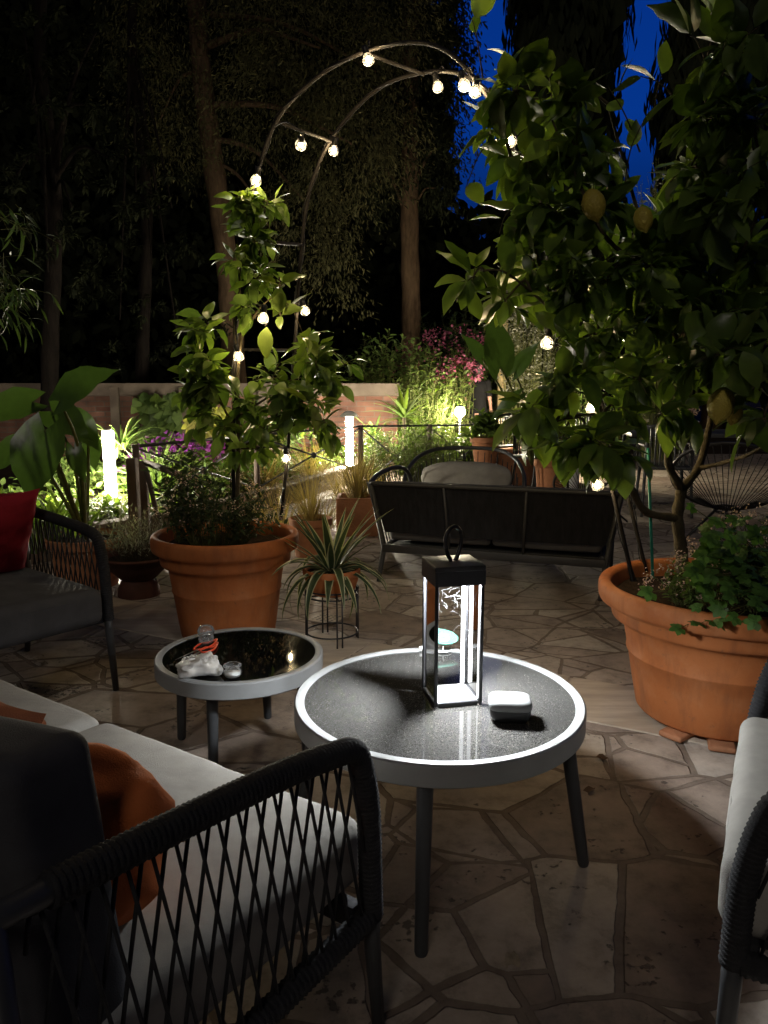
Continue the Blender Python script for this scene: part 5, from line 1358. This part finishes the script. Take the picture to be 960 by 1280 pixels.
pc3 = aty(606, 590, 7.3); pc3.z = 0
PT = thing('clay_pot', 'pale clay pot on a slim black stand just behind the lounge chair', 'plant pot', (pc3.x, pc3.y, .36))
z_ = .46
g = MB(); g.lathe([(.001, z_), (.10, z_), (.13, z_ + .20), (.145, z_ + .205), (.147, z_ + .25), (.135, z_ + .253), (.128, z_ + .22)], 36, pc3); g.build('body', M['terra2'], PT, autosmooth=40)
g = MB(); g.lathe([(.001, z_ + .22), (.128, z_ + .222)], 24, pc3); g.build('soil', M['soil'], PT)
T = thing('wire_plant_stand', 'slim black metal stand under the pale clay pot', 'plant stand', pc3)
for a in (45, 135, 225, 315):
    u = V((math.cos(rad(a)), math.sin(rad(a)), 0)) * .11; g = MB(); g.tube([pc3 + u * 1.15 + V((0, 0, .003)), pc3 + u + V((0, 0, z_))], .007, 6); g.build('leg', M['black'], T)
g = MB(); g.tube([pc3 + V((math.cos(a * .157) * .115, math.sin(a * .157) * .115, z_ - .006)) for a in range(40)], .006, 6, closed=True); g.build('ring', M['black'], T)
bush('young leafy plant in the pale clay pot on the slim stand', 603, 540, 7.3, (.14, .12, .18), 90, .14, .5, M['green1'], 'potted_plant', 'potted plant', 12, z_ + .2)

# ------------------------------------------------------------------ dining corner
def dining_chair(label, c, rz, m='black', slat=True, group='dark chairs of the dining corner'):
    T = thing('dining_chair', label, 'chair', (c.x, c.y, 0), group)
    Mx = Matrix.Translation(V((c.x, c.y, 0))) @ Matrix.Rotation(rz, 4, 'Z')
    g = MB(); g.rbox((0, 0, .45), (.44, .44, .03), .012, 3, M=Mx, seg=2); g.build('seat', M[m], T, autosmooth=40)
    for sx_ in (-1, 1):
        g = MB(); g.tube([V((sx_ * .22, .21, .004)), V((sx_ * .19, .19, .44))], [.013, .017], 8, M=Mx); g.build('leg', M[m], T)
        g = MB(); g.tube(spline([V((sx_ * .22, -.25, .004)), V((sx_ * .20, -.19, .45)), V((sx_ * .20, -.25, .84))], 6), [.013, .016], 8, M=Mx); g.build('leg', M[m], T)
        g = MB(); g.tube(spline([V((sx_ * .21, -.215, .65)), V((sx_ * .24, 0, .66)), V((sx_ * .21, .18, .63)), V((sx_ * .195, .19, .45))], 6), .012, 7, M=Mx); g.build('armrest', M[m], T)
    g = MB(); g.tube(spline([V((-.20, -.25, .83)), V((0, -.285, .85)), V((.20, -.25, .83))], 6), .016, 8, M=Mx)
    for k in range(9): x = -.17 + .34 * k / 8; g.rbox((x, -.235, .66), (.016, .012, .36), .003, 1, M=Mx, seg=1)
    g.build('backrest', M[m], T)
c1 = V((1.66, 8.1, 0))
dining_chair('black dining armchair seen side on just behind the woven sofa', c1, rad(-70))
dining_chair('black slat back chair beside the white pot', V((2.25, 9.3, 0)), rad(160))
dining_chair('grey slat back chair against the long dark table under the flower box', V((2.62, 7.15, 0)), rad(-10), 'charcoal')
dining_chair('dark chair at the round garden table under the leaves', V((1.35, 9.6, 0)), rad(40))
def garden_table(label, c, w_, d_, h_, rz, round_=False):
    T = thing('garden_table', label, 'table', (c.x, c.y, 0), 'dark garden tables')
    Mx = Matrix.Translation(c) @ Matrix.Rotation(rz, 4, 'Z')
    g = MB()
    if round_: g.lathe([(.001, h_ - .025), (w_, h_ - .025), (w_, h_), (.001, h_)], 40, M=Mx)
    else: g.rbox((0, 0, h_ - .02), (w_, d_, .04), .006, 2, M=Mx, seg=2)
    g.build('tabletop', M['charcoal'], T, autosmooth=40)
    for sx_ in (-1, 1):
        for sy_ in (-1, 1):
            x, y = (sx_ * w_ * .5, sy_ * w_ * .5) if round_ else (sx_ * (w_ / 2 - .06), sy_ * (d_ / 2 - .06))
            g = MB(); g.tube([V((x * 1.05, y * 1.05, .004)), V((x, y, h_ - .03))], .02, 8, M=Mx); g.build('leg', M['charcoal'], T)
garden_table('round dark garden table with thin legs near the terracotta trough', V((2.0, 8.6, 0)), .40, 0, .66, .3, True)
TT = V((3.3, 7.75, 0)); garden_table('long dark garden table carrying the red and white flower box', TT, 1.7, .8, .74, rad(-8))
# flower box
p = aty(846, 553, 7.5); p.z = .74
T = thing('flower_box', 'narrow red and white flower box on the long dark table', 'flower box', p)
g = MB(); g.rbox((p.x, p.y, .80), (.36, .14, .115), .006, 2, seg=2); g.build('box', M['white'], T, autosmooth=40)
for z in (.755, .775, .84):
    g = MB(); g.rbox((p.x, p.y, z), (.366, .146, .010), .003, 1, seg=1); g.build('red_band', M['red'], T)
flower_bush('pinkish white blossom filling the red and white flower box', 'potted_flower', 'flowers', V((p.x, p.y, .93)), (.17, .07, .07), 120, .05, .5, M['green3'], M['palepink'], 40, .018, n_tw=20, base_z=.85)
# terracotta trough and white pot
p = aty(655, 612, 9.4); p.z = 0
T = thing('terracotta_trough', 'long terracotta trough planter behind the black dining armchair', 'planter', p)
g = MB(); g.rbox((p.x, p.y, .20), (1.25, .40, .40), .012, 2, seg=2); g.build('body', M['terra2'], T, autosmooth=40)
g = MB(); g.rbox((p.x, p.y, .415), (1.30, .45, .05), .012, 2, seg=2); g.build('rim', M['terra2'], T, autosmooth=40)
flower_bush('grassy plants growing from the long terracotta trough', 'trough_plant', 'potted plant', V((p.x + .1, p.y, .60)), (.6, .18, .18), 500, .11, .2, M['green1'], n_tw=60, base_z=.44)
p = at(712, 613, 0); 
T = thing('white_pot', 'small white tapered pot on the paving beneath the slat back chair', 'plant pot', p)
g = MB(); g.lathe([(.001, .0), (.085, .0), (.115, .25), (.12, .25), (.12, .27), (.108, .27), (.10, .22)], 30, p); g.build('body', M['white'], T, autosmooth=40)
g = MB(); g.lathe([(.001, .22), (.10, .222)], 20, p); g.build('soil', M['soil'], T)
grass_clump('dark grassy tuft in the small white tapered pot', V((p.x, p.y, .22)), 40, .25, .02, M['green3'], 'potted_grass', 'potted plant', el=(.8, 1.5), curl=(.3, 1.2), r0=.05)
# round string chairs
def string_chair(label, c, rz, k=1.0):
    T = thing('string_chair', label, 'lounge chair', c, 'round string chairs')
    Mx = Matrix.Translation(c) @ Matrix.Rotation(rz, 4, 'Z') @ Matrix.Scale(k, 4)
    tl = rad(38); n_ = 44; ring = []
    for i in range(n_):
        a = 2 * math.pi * i / n_; x = .40 * math.cos(a); y = .46 * math.sin(a)
        ring.append(V((x, y * math.cos(tl) * -1, .52 + y * math.sin(tl) * 1.0)))
    g = MB(); g.tube(ring, .013, 8, closed=True, M=Mx); g.build('hoop', M['black'], T)
    ctr = V((0, .10, .27)); r2 = []
    for i in range(16):
        a = 2 * math.pi * i / 16; r2.append(ctr + V((.09 * math.cos(a), .07 * math.sin(a), .02 * math.sin(a))))
    g = MB(); g.tube(r2, .010, 6, closed=True, M=Mx); g.build('hub', M['black'], T)
    g = MB()
    for i in range(n_):
        q = r2[int(i * 16 / n_) % 16]; a = 2 * math.pi * i / n_; q = ctr + V((.09 * math.cos(a), -.07 * math.sin(a), 0))
        g.tube([ring[i], q], .0032, 5, M=Mx)
    g.build('strings', M['rope'], T)
    for a in (90, 210, 330):
        u = V((math.cos(rad(a)), math.sin(rad(a)), 0)); g = MB(); g.tube([V((u.x * .08, .10 + u.y * .06, .27)), V((u.x * .36, u.y * .36 + .05, .0045))], [.011, .010], 7, M=Mx); g.build('leg', M['black'], T)
p = at(742, 660, 0); string_chair('round string chair seen past the metal arch leg', V((1.85, 6.7, 0)), rad(20), .9)
string_chair('larger round string chair behind the fruit tree trunk', V((2.55, 5.65, 0)), rad(-25), 1.0)

# ------------------------------------------------------------------ person among the shrubs, seen from behind
pp = aty(597, 500, 12.2); px_, py_ = pp.x, pp.y
H0 = 0.0
PN = thing('person', 'dark haired person in a black short sleeved top standing among the shrubs, back turned', 'person', (px_, py_, H0))
k = 1.55 / 1.75
J = {'pel': (0, 0, .92), 'wst': (0, .01, 1.08), 'chs': (0, .015, 1.26), 'nkb': (0, 0, 1.43), 'nk': (0, -.005, 1.50), 'hd1': (0, -.03, 1.56), 'hd2': (0, -.02, 1.64), 'hd3': (0, -.01, 1.72),
     'nose': (0, -.115, 1.60), 'shL': (-.165, .01, 1.40), 'elL': (-.215, .03, 1.13), 'wrL': (-.23, -.08, .93), 'shR': (.165, .01, 1.40), 'elR': (.225, .0, 1.13), 'wrR': (.20, -.17, 1.02),
     'hpL': (-.09, 0, .88), 'knL': (-.10, -.02, .49), 'anL': (-.10, .02, .08), 'toL': (-.11, -.13, .035), 'hpR': (.09, 0, .88), 'knR': (.10, -.03, .49), 'anR': (.105, .01, .08), 'toR': (.12, -.14, .035)}
RD = {'pel': .125, 'wst': .105, 'chs': .125, 'nkb': .06, 'nk': .05, 'hd1': .072, 'hd2': .088, 'hd3': .072, 'nose': .014, 'shL': .055, 'elL': .038, 'wrL': .026, 'shR': .055, 'elR': .038, 'wrR': .026, 'hpL': .085, 'knL': .055, 'anL': .036, 'toL': .032, 'hpR': .085, 'knR': .055, 'anR': .036, 'toR': .032}
ED = [('pel', 'wst'), ('wst', 'chs'), ('chs', 'nkb'), ('nkb', 'nk'), ('nk', 'hd1'), ('hd1', 'hd2'), ('hd2', 'hd3'), ('hd2', 'nose'), ('chs', 'shL'), ('shL', 'elL'), ('elL', 'wrL'), ('chs', 'shR'), ('shR', 'elR'), ('elR', 'wrR'), ('pel', 'hpL'), ('hpL', 'knL'), ('knL', 'anL'), ('anL', 'toL'), ('pel', 'hpR'), ('hpR', 'knR'), ('knR', 'anR'), ('anR', 'toR')]
for s_, w_ in (('L', -1), ('R', 1)):
    wx, wy, wz = J['wr' + s_]
    J['pm' + s_] = (wx, wy - .05, wz - .05); RD['pm' + s_] = .028; ED.append(('wr' + s_, 'pm' + s_))
    for f in range(4):
        a = 'f%d%s' % (f, s_); b = 'g%d%s' % (f, s_)
        J[a] = (wx + (f - 1.5) * .019, wy - .09, wz - .09 - (.006 if f in (1, 2) else 0)); RD[a] = .009; J[b] = (wx + (f - 1.5) * .020, wy - .10, wz - .125 - (.008 if f in (1, 2) else 0)); RD[b] = .008
        ED += [('pm' + s_, a), (a, b)]
    J['th' + s_] = (wx - w_ * .035, wy - .07, wz - .055); RD['th' + s_] = .010; ED.append(('wr' + s_, 'th' + s_))
ids = list(J)
rot = Matrix.Rotation(rad(165), 4, 'Z')
TM = Matrix.Translation(V((px_, py_, H0))) @ rot @ Matrix.Scale(k, 4)
me = bpy.data.meshes.new('body'); me.from_pydata([tuple(TM @ V(J[i])) for i in ids], [(ids.index(a), ids.index(b)) for a, b in ED], []); me.update()
me.materials.append(M['skin'])
bo = bpy.data.objects.new('body', me); COL.objects.link(bo); bo.parent = PN; bo.matrix_parent_inverse = Matrix.Translation(-PN.location)
sk = bo.modifiers.new('skin', 'SKIN'); sk.use_smooth_shade = True
for i, n_ in enumerate(ids):
    q = me.skin_vertices[0].data[i]; q.radius = (RD[n_] * k, RD[n_] * k); q.use_root = (n_ == 'pel')
su = bo.modifiers.new('sub', 'SUBSURF'); su.levels = 1; su.render_levels = 1
g = MB()
for s_ in ('L', 'R'):
    a_, b_ = V(J['sh' + s_]), V(J['el' + s_]); g.tube([a_ + (a_ - b_) * .12, a_, a_.lerp(b_, .5), a_.lerp(b_, .92)], [.050, .066, .058, .052], 12, M=TM)
g.build('sleeves', M['navy'], PN)
g = MB(); g.lathe([(.165, .86), (.155, .95), (.140, 1.08), (.160, 1.22), (.172, 1.33), (.160, 1.40), (.120, 1.425)], 24, M=TM, sx=1.08, sy=.78); g.build('top', M['navy'], PN)
g = MB()
for s_ in (-1, 1): g.tube([V((s_ * .085, 0, .93)), V((s_ * .095, -.01, .70)), V((s_ * .10, -.025, .49)), V((s_ * .102, .015, .11))], [.098, .09, .068, .056], 14, M=TM)
g.build('trousers', M['navy'], PN)
g = MB(); g.lathe([(.015, -.20), (.07, -.17), (.10, -.06), (.103, .03), (.085, .09), (.04, .118), (.001, .122)], 20, M=TM @ Matrix.Translation(V((0, .012, 1.655)))); g.build('hair', M['hair'], PN)

# ------------------------------------------------------------------ trees
def needle_mass(g, c, r, n_cl, n_l, Ls, Ws, droop=.5, shell=.45):
    for i in range(n_cl):
        d = rdir(); q = c + V((d.x * r[0], d.y * r[1], d.z * r[2])) * R.uniform(shell, 1) ** .6
        sz = .34
        ax = (V((d.x, d.y, 0)) + V((0, 0, -droop)) + rv(.4)).normalized()
        for j in range(n_l):
            o = q + ax * R.uniform(-sz, sz) + rv(sz * .55)
            g.leaf(o, ax + rv(.9), V((0, 0, 1)) + rv(.5), Ls * R.uniform(.6, 1.3), Ls * Ws, .3, .1, 2)
def limbed_trunk(T, pts, r0, r1, branches, m='bark'):
    g = MB(); P = spline(pts, 8)
    g.tube(P, lambda i, t: (r0 + (r1 - r0) * t) * (1 + .05 * math.sin(i * 1.7)), 12)
    for (t_, e, r) in branches:
        a = P[int(t_ * (len(P) - 1))]; g.tube(spline([a, (a + e) / 2 + V((0, 0, .25)), e], 6), [r, r * .3], 6)
    g.build('trunk', M[m], T)
# cedar with the leaning trunk
CY = 13.2
T = thing('cedar_tree', 'big drooping cedar with a leaning brown trunk behind the arch', 'tree', aty(292, 480, CY).xy.to_3d(), 'tall trees behind the garden wall')
tp_ = [V((aty(296, 480, CY).x, CY, -.05)), aty(290, 420, CY), aty(284, 330, CY), aty(266, 200, CY), aty(252, 90, CY), aty(244, -40, CY), aty(238, -260, CY)]
crown = [(400, 60, 90, 90, 70), (330, 130, 70, 60, 50), (440, 190, 70, 80, 60), (390, 270, 60, 60, 45), (350, 30, 80, 60, 45), (205, 130, 50, 70, 40), (200, 30, 60, 60, 40), (470, 110, 60, 90, 45), (420, 350, 36, 40, 16), (230, 190, 40, 30, 16), (480, 20, 60, 60, 35), (300, -60, 140, 70, 60)]
limbed_trunk(T, tp_, .21, .13, [(.55, aty(380, 250, CY - .4), .05), (.62, aty(440, 180, CY - .6), .06), (.68, aty(200, 150, CY - .3), .04), (.72, aty(400, 60, CY - .5), .06), (.78, aty(470, 90, CY), .05), (.5, aty(340, 290, CY - .3), .035)])
g = MB()
for (px, py, rx, ry, n_) in crown:
    c = aty(px, py, CY - .4); s_ = CY / 960; needle_mass(g, c, (rx * s_, 1.1, ry * s_), int(n_ * 1.6), 40, .085, .30, .9)
g.build('crown', M['cedar'], T)
# tall pale trunk
PY = 14.5
T = thing('pine_tree', 'tall tree with a straight pale brown trunk and dark drooping crown', 'tree', (aty(512, 480, PY).x, PY, 0), 'tall trees behind the garden wall')
limbed_trunk(T, [V((aty(514, 480, PY).x, PY, -.05)), aty(514, 400, PY), aty(512, 280, PY), aty(513, 120, PY), aty(514, -100, PY), aty(514, -300, PY)], .19, .12, [(.42, aty(460, 190, PY), .04), (.45, aty(560, 180, PY), .04), (.5, aty(480, 90, PY), .05), (.42, aty(545, 235, PY), .03)])
g = MB()
for (px, py, rx, ry, n_) in [(505, 60, 80, 90, 90), (553, 130, 30, 70, 40), (500, 200, 56, 46, 45), (555, 215, 30, 40, 20), (450, 160, 40, 60, 30), (542, 30, 46, 60, 45), (505, -60, 80, 70, 50), (470, 230, 30, 26, 12)]:
    c = aty(px, py, PY); s_ = PY / 960; needle_mass(g, c, (rx * s_, 1.2, ry * s_), int(n_ * 1.5), 36, .11, .34, .8)
g.build('crown', M['cypress'], T)
# two cypresses against the sky
def cypress(label, Y, outline, px0):
    x0 = (px0 - 480) / 960 * Y
    T = thing('cypress_tree', label, 'tree', (x0, Y, 0), 'cypresses against the evening sky')
    g = MB(); g.tube([V((x0, Y, -.05)), V((x0, Y, 3)), V((x0, Y, 9))], [.28, .2, .05], 10); g.build('trunk', M['bark'], T)
    g = MB(); s_ = Y / 960
    for (py, l, r) in outline:
        c = aty((l + r) / 2, py, Y); w_ = (r - l) / 2 * s_
        for i in range(24):
            a = R.uniform(0, 6.28); q = R.uniform(.2, .97) ** .5
            p = c + V((math.cos(a) * w_ * q, math.sin(a) * w_ * q, R.uniform(-.8, .8)))
            for j in range(16):
                o = p + V((R.uniform(-.17, .17), R.uniform(-.17, .17), R.uniform(-.5, .5)))
                g.leaf(o, V((R.uniform(-.3, .3), R.uniform(-.3, .3), 1)), V((math.cos(a), math.sin(a), 0)) + rv(.4), R.uniform(.35, .7), .16, .1, .1, 2)
        # dense heart of the crown
        for i in range(10):
            o = c + V((R.uniform(-.5, .5) * w_, R.uniform(-.5, .5) * w_, R.uniform(-.9, .3)))
            g.leaf(o, V((R.uniform(-.2, .2), 0, 1)), V((R.uniform(-1, 1), -1, 0)), 1.3, .9 * w_, .1, .05, 3)
    g.build('crown', M['cypress'], T)
cypress('broad dark cypress between the arch top and the lemon tree', 21, [(-90, 655, 758), (-50, 645, 766), (-10, 638, 774), (30, 634, 780), (70, 632, 780), (110, 633, 774), (150, 634, 772), (190, 634, 774), (230, 632, 776), (270, 632, 778), (310, 634, 776), (350, 636, 774), (390, 640, 770), (430, 646, 764)], 705)
cypress('dark cypress with several pointed tips behind the lemon tree top', 19, [(-2, 860, 876), (0, 898, 912), (16, 846, 922), (40, 838, 940), (70, 828, 952), (100, 822, 958), (140, 818, 960), (180, 818, 960), (220, 820, 958), (260, 822, 958), (300, 824, 956), (340, 826, 954), (380, 830, 950), (420, 836, 946)], 888)
# dark woodland behind everything, one mass
g = MB()
def wood(px0, px1, top, Y0, Y1, n_, Ls):
    for i in range(n_):
        px = R.uniform(px0, px1); Y = R.uniform(Y0, Y1)
        tt = top(px) + 40 * mnoise.noise(V((px * .02, Y * .3, 0)))
        py = R.uniform(tt, 492)
        p = aty(px, py, Y)
        if p.z < 0: continue
        g.leaf(p, V((R.uniform(-.6, .6), R.uniform(-.6, .2), R.uniform(-.8, .8))), V((0, -1, .3)) + rv(.5), Ls * R.uniform(.6, 1.3), Ls * .5, .3, .1, 3)
topL = lambda px: -60 if px < 430 else (20 if px < 560 else 250)
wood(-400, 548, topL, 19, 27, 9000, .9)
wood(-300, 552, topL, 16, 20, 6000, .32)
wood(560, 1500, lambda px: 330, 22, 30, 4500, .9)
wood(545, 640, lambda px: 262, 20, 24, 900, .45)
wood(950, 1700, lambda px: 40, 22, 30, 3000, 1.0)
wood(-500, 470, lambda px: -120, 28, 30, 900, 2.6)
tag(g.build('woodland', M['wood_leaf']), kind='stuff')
# nearer dark trees at the left with reaching branches
def leafy_tree(label, px0, Y, crown, m, Ls, n_l=22, wsc=.3):
    x0 = (px0 - 480) / 960 * Y
    T = thing('broadleaf_tree', label, 'tree', (x0, Y, 0), 'broadleaf trees at the garden edge')
    P = [V((x0, Y, -.05)), V((x0 + .1, Y, 1.5)), aty(px0 + 8, 250, Y), aty(px0 - 10, 60, Y), aty(px0, -100, Y)]
    br = [(R.uniform(.3, .8), aty(px, py, Y - .3), .035) for (px, py, rx, ry, n_) in crown]
    limbed_trunk(T, P, .12, .05, br, 'darkbark')
    g = MB(); s_ = Y / 960
    for (px, py, rx, ry, n_) in crown:
        c = aty(px, py, Y - .3)
        for i in range(n_):
            d = rdir(); e = c + V((d.x * rx * s_, d.y * .9, d.z * ry * s_)); twig(g, None, e - rv(.3), e, n_l, Ls, wsc, .004, (.2, .8), -.1, .8, .1)
    g.build('crown', m, T)
leafy_tree('shadowy broadleaf tree above the elephant ear plant', 60, 9.5, [(40, 130, 80, 60, 16), (110, 130, 60, 40, 10), (20, 220, 70, 60, 14), (90, 260, 70, 60, 14), (30, 40, 90, 60, 16), (120, 40, 60, 50, 10), (140, 200, 50, 50, 8), (60, 340, 70, 50, 10)], M['wood_leaf'], .10, 34)
leafy_tree('thin dark tree between the broadleaf tree and the leaning cedar', 175, 12.0, [(170, 240, 60, 60, 12), (190, 330, 60, 60, 12), (150, 400, 70, 50, 12), (215, 260, 40, 60, 8), (160, 150, 60, 60, 10), (220, 410, 50, 40, 8)], M['wood_leaf'], .10, 34)
# bamboo like foliage hanging in from the left
T = thing('bamboo', 'arching bamboo with narrow pale green leaves high above the armchair', 'bamboo', (-2.9, 4.9, 0))
g = MB(); s_ = MB()
for i in range(10):
    a = V((-2.9 + R.uniform(-.15, .15), 4.95 + R.uniform(-.2, .2), 0)); e = aty(R.uniform(-25, 62), R.uniform(285, 450), R.uniform(4.3, 4.8))
    s_.tube(spline([a, V((a.x, a.y, e.z * .75)), (V((a.x, a.y, e.z + .25)) + e) / 2, e], 6), [.009, .002], 6, cap=False)
    for j in range(5): twig(g, s_, e + V((-.12, .05, .1)) + rv(.14), e + rv(.16), 5, .12, .13, .0018, (.3, 1.1), -.3, .8, .1)
g.build('leaves', M['green3'], T); s_.build('stems', M['greentwig'], T)

# ------------------------------------------------------------------ fallen leaves on the paving
for i, (px, py, lab) in enumerate(((214, 938, 'dry curled leaf on the paving under the small table'), (743, 985, 'dry brown leaf on the paving beyond the large table leg'), (745, 946, 'small dead leaf on the slab band near the clay pot foot'), (640, 1190, 'curled grey leaf on the paving in front of the large table'), (60, 830, 'pale curled leaf on the paving below the red cushion armchair'))):
    p = at(px, py, .006); g = MB()
    for j in range(1):
        a = R.uniform(0, 6.28); g.leaf(p, V((math.cos(a), math.sin(a), .15)), V((0, 0, 1)) + rv(.3), .06, .032, 1.1, .4, 6, wave=.08)
    tag(g.build('fallen_leaf', mat('dead_leaf', (.07, .04, .022), .8, .2, .4, 40) if i != 4 and i != 3 else mat('pale_dead_leaf', (.25, .2, .14), .8, .2, .4, 40)), lab, 'fallen leaf', 'fallen leaves')

# ------------------------------------------------------------------ render settings
vs_ = SC.view_settings; vs_.view_transform = 'Standard'; vs_.look = 'None'; vs_.exposure = 0; vs_.gamma = 1; vs_.use_curve_mapping = False
SC.display_settings.display_device = 'sRGB'
cy = SC.cycles
cy.use_denoising = True
try: cy.denoiser = 'OPENIMAGEDENOISE'
except Exception: pass
cy.max_bounces = 8; cy.diffuse_bounces = 3; cy.glossy_bounces = 3; cy.transmission_bounces = 4; cy.transparent_max_bounces = 12
cy.sample_clamp_indirect = 4; cy.caustics_reflective = False; cy.caustics_refractive = False
cy.use_light_tree = True
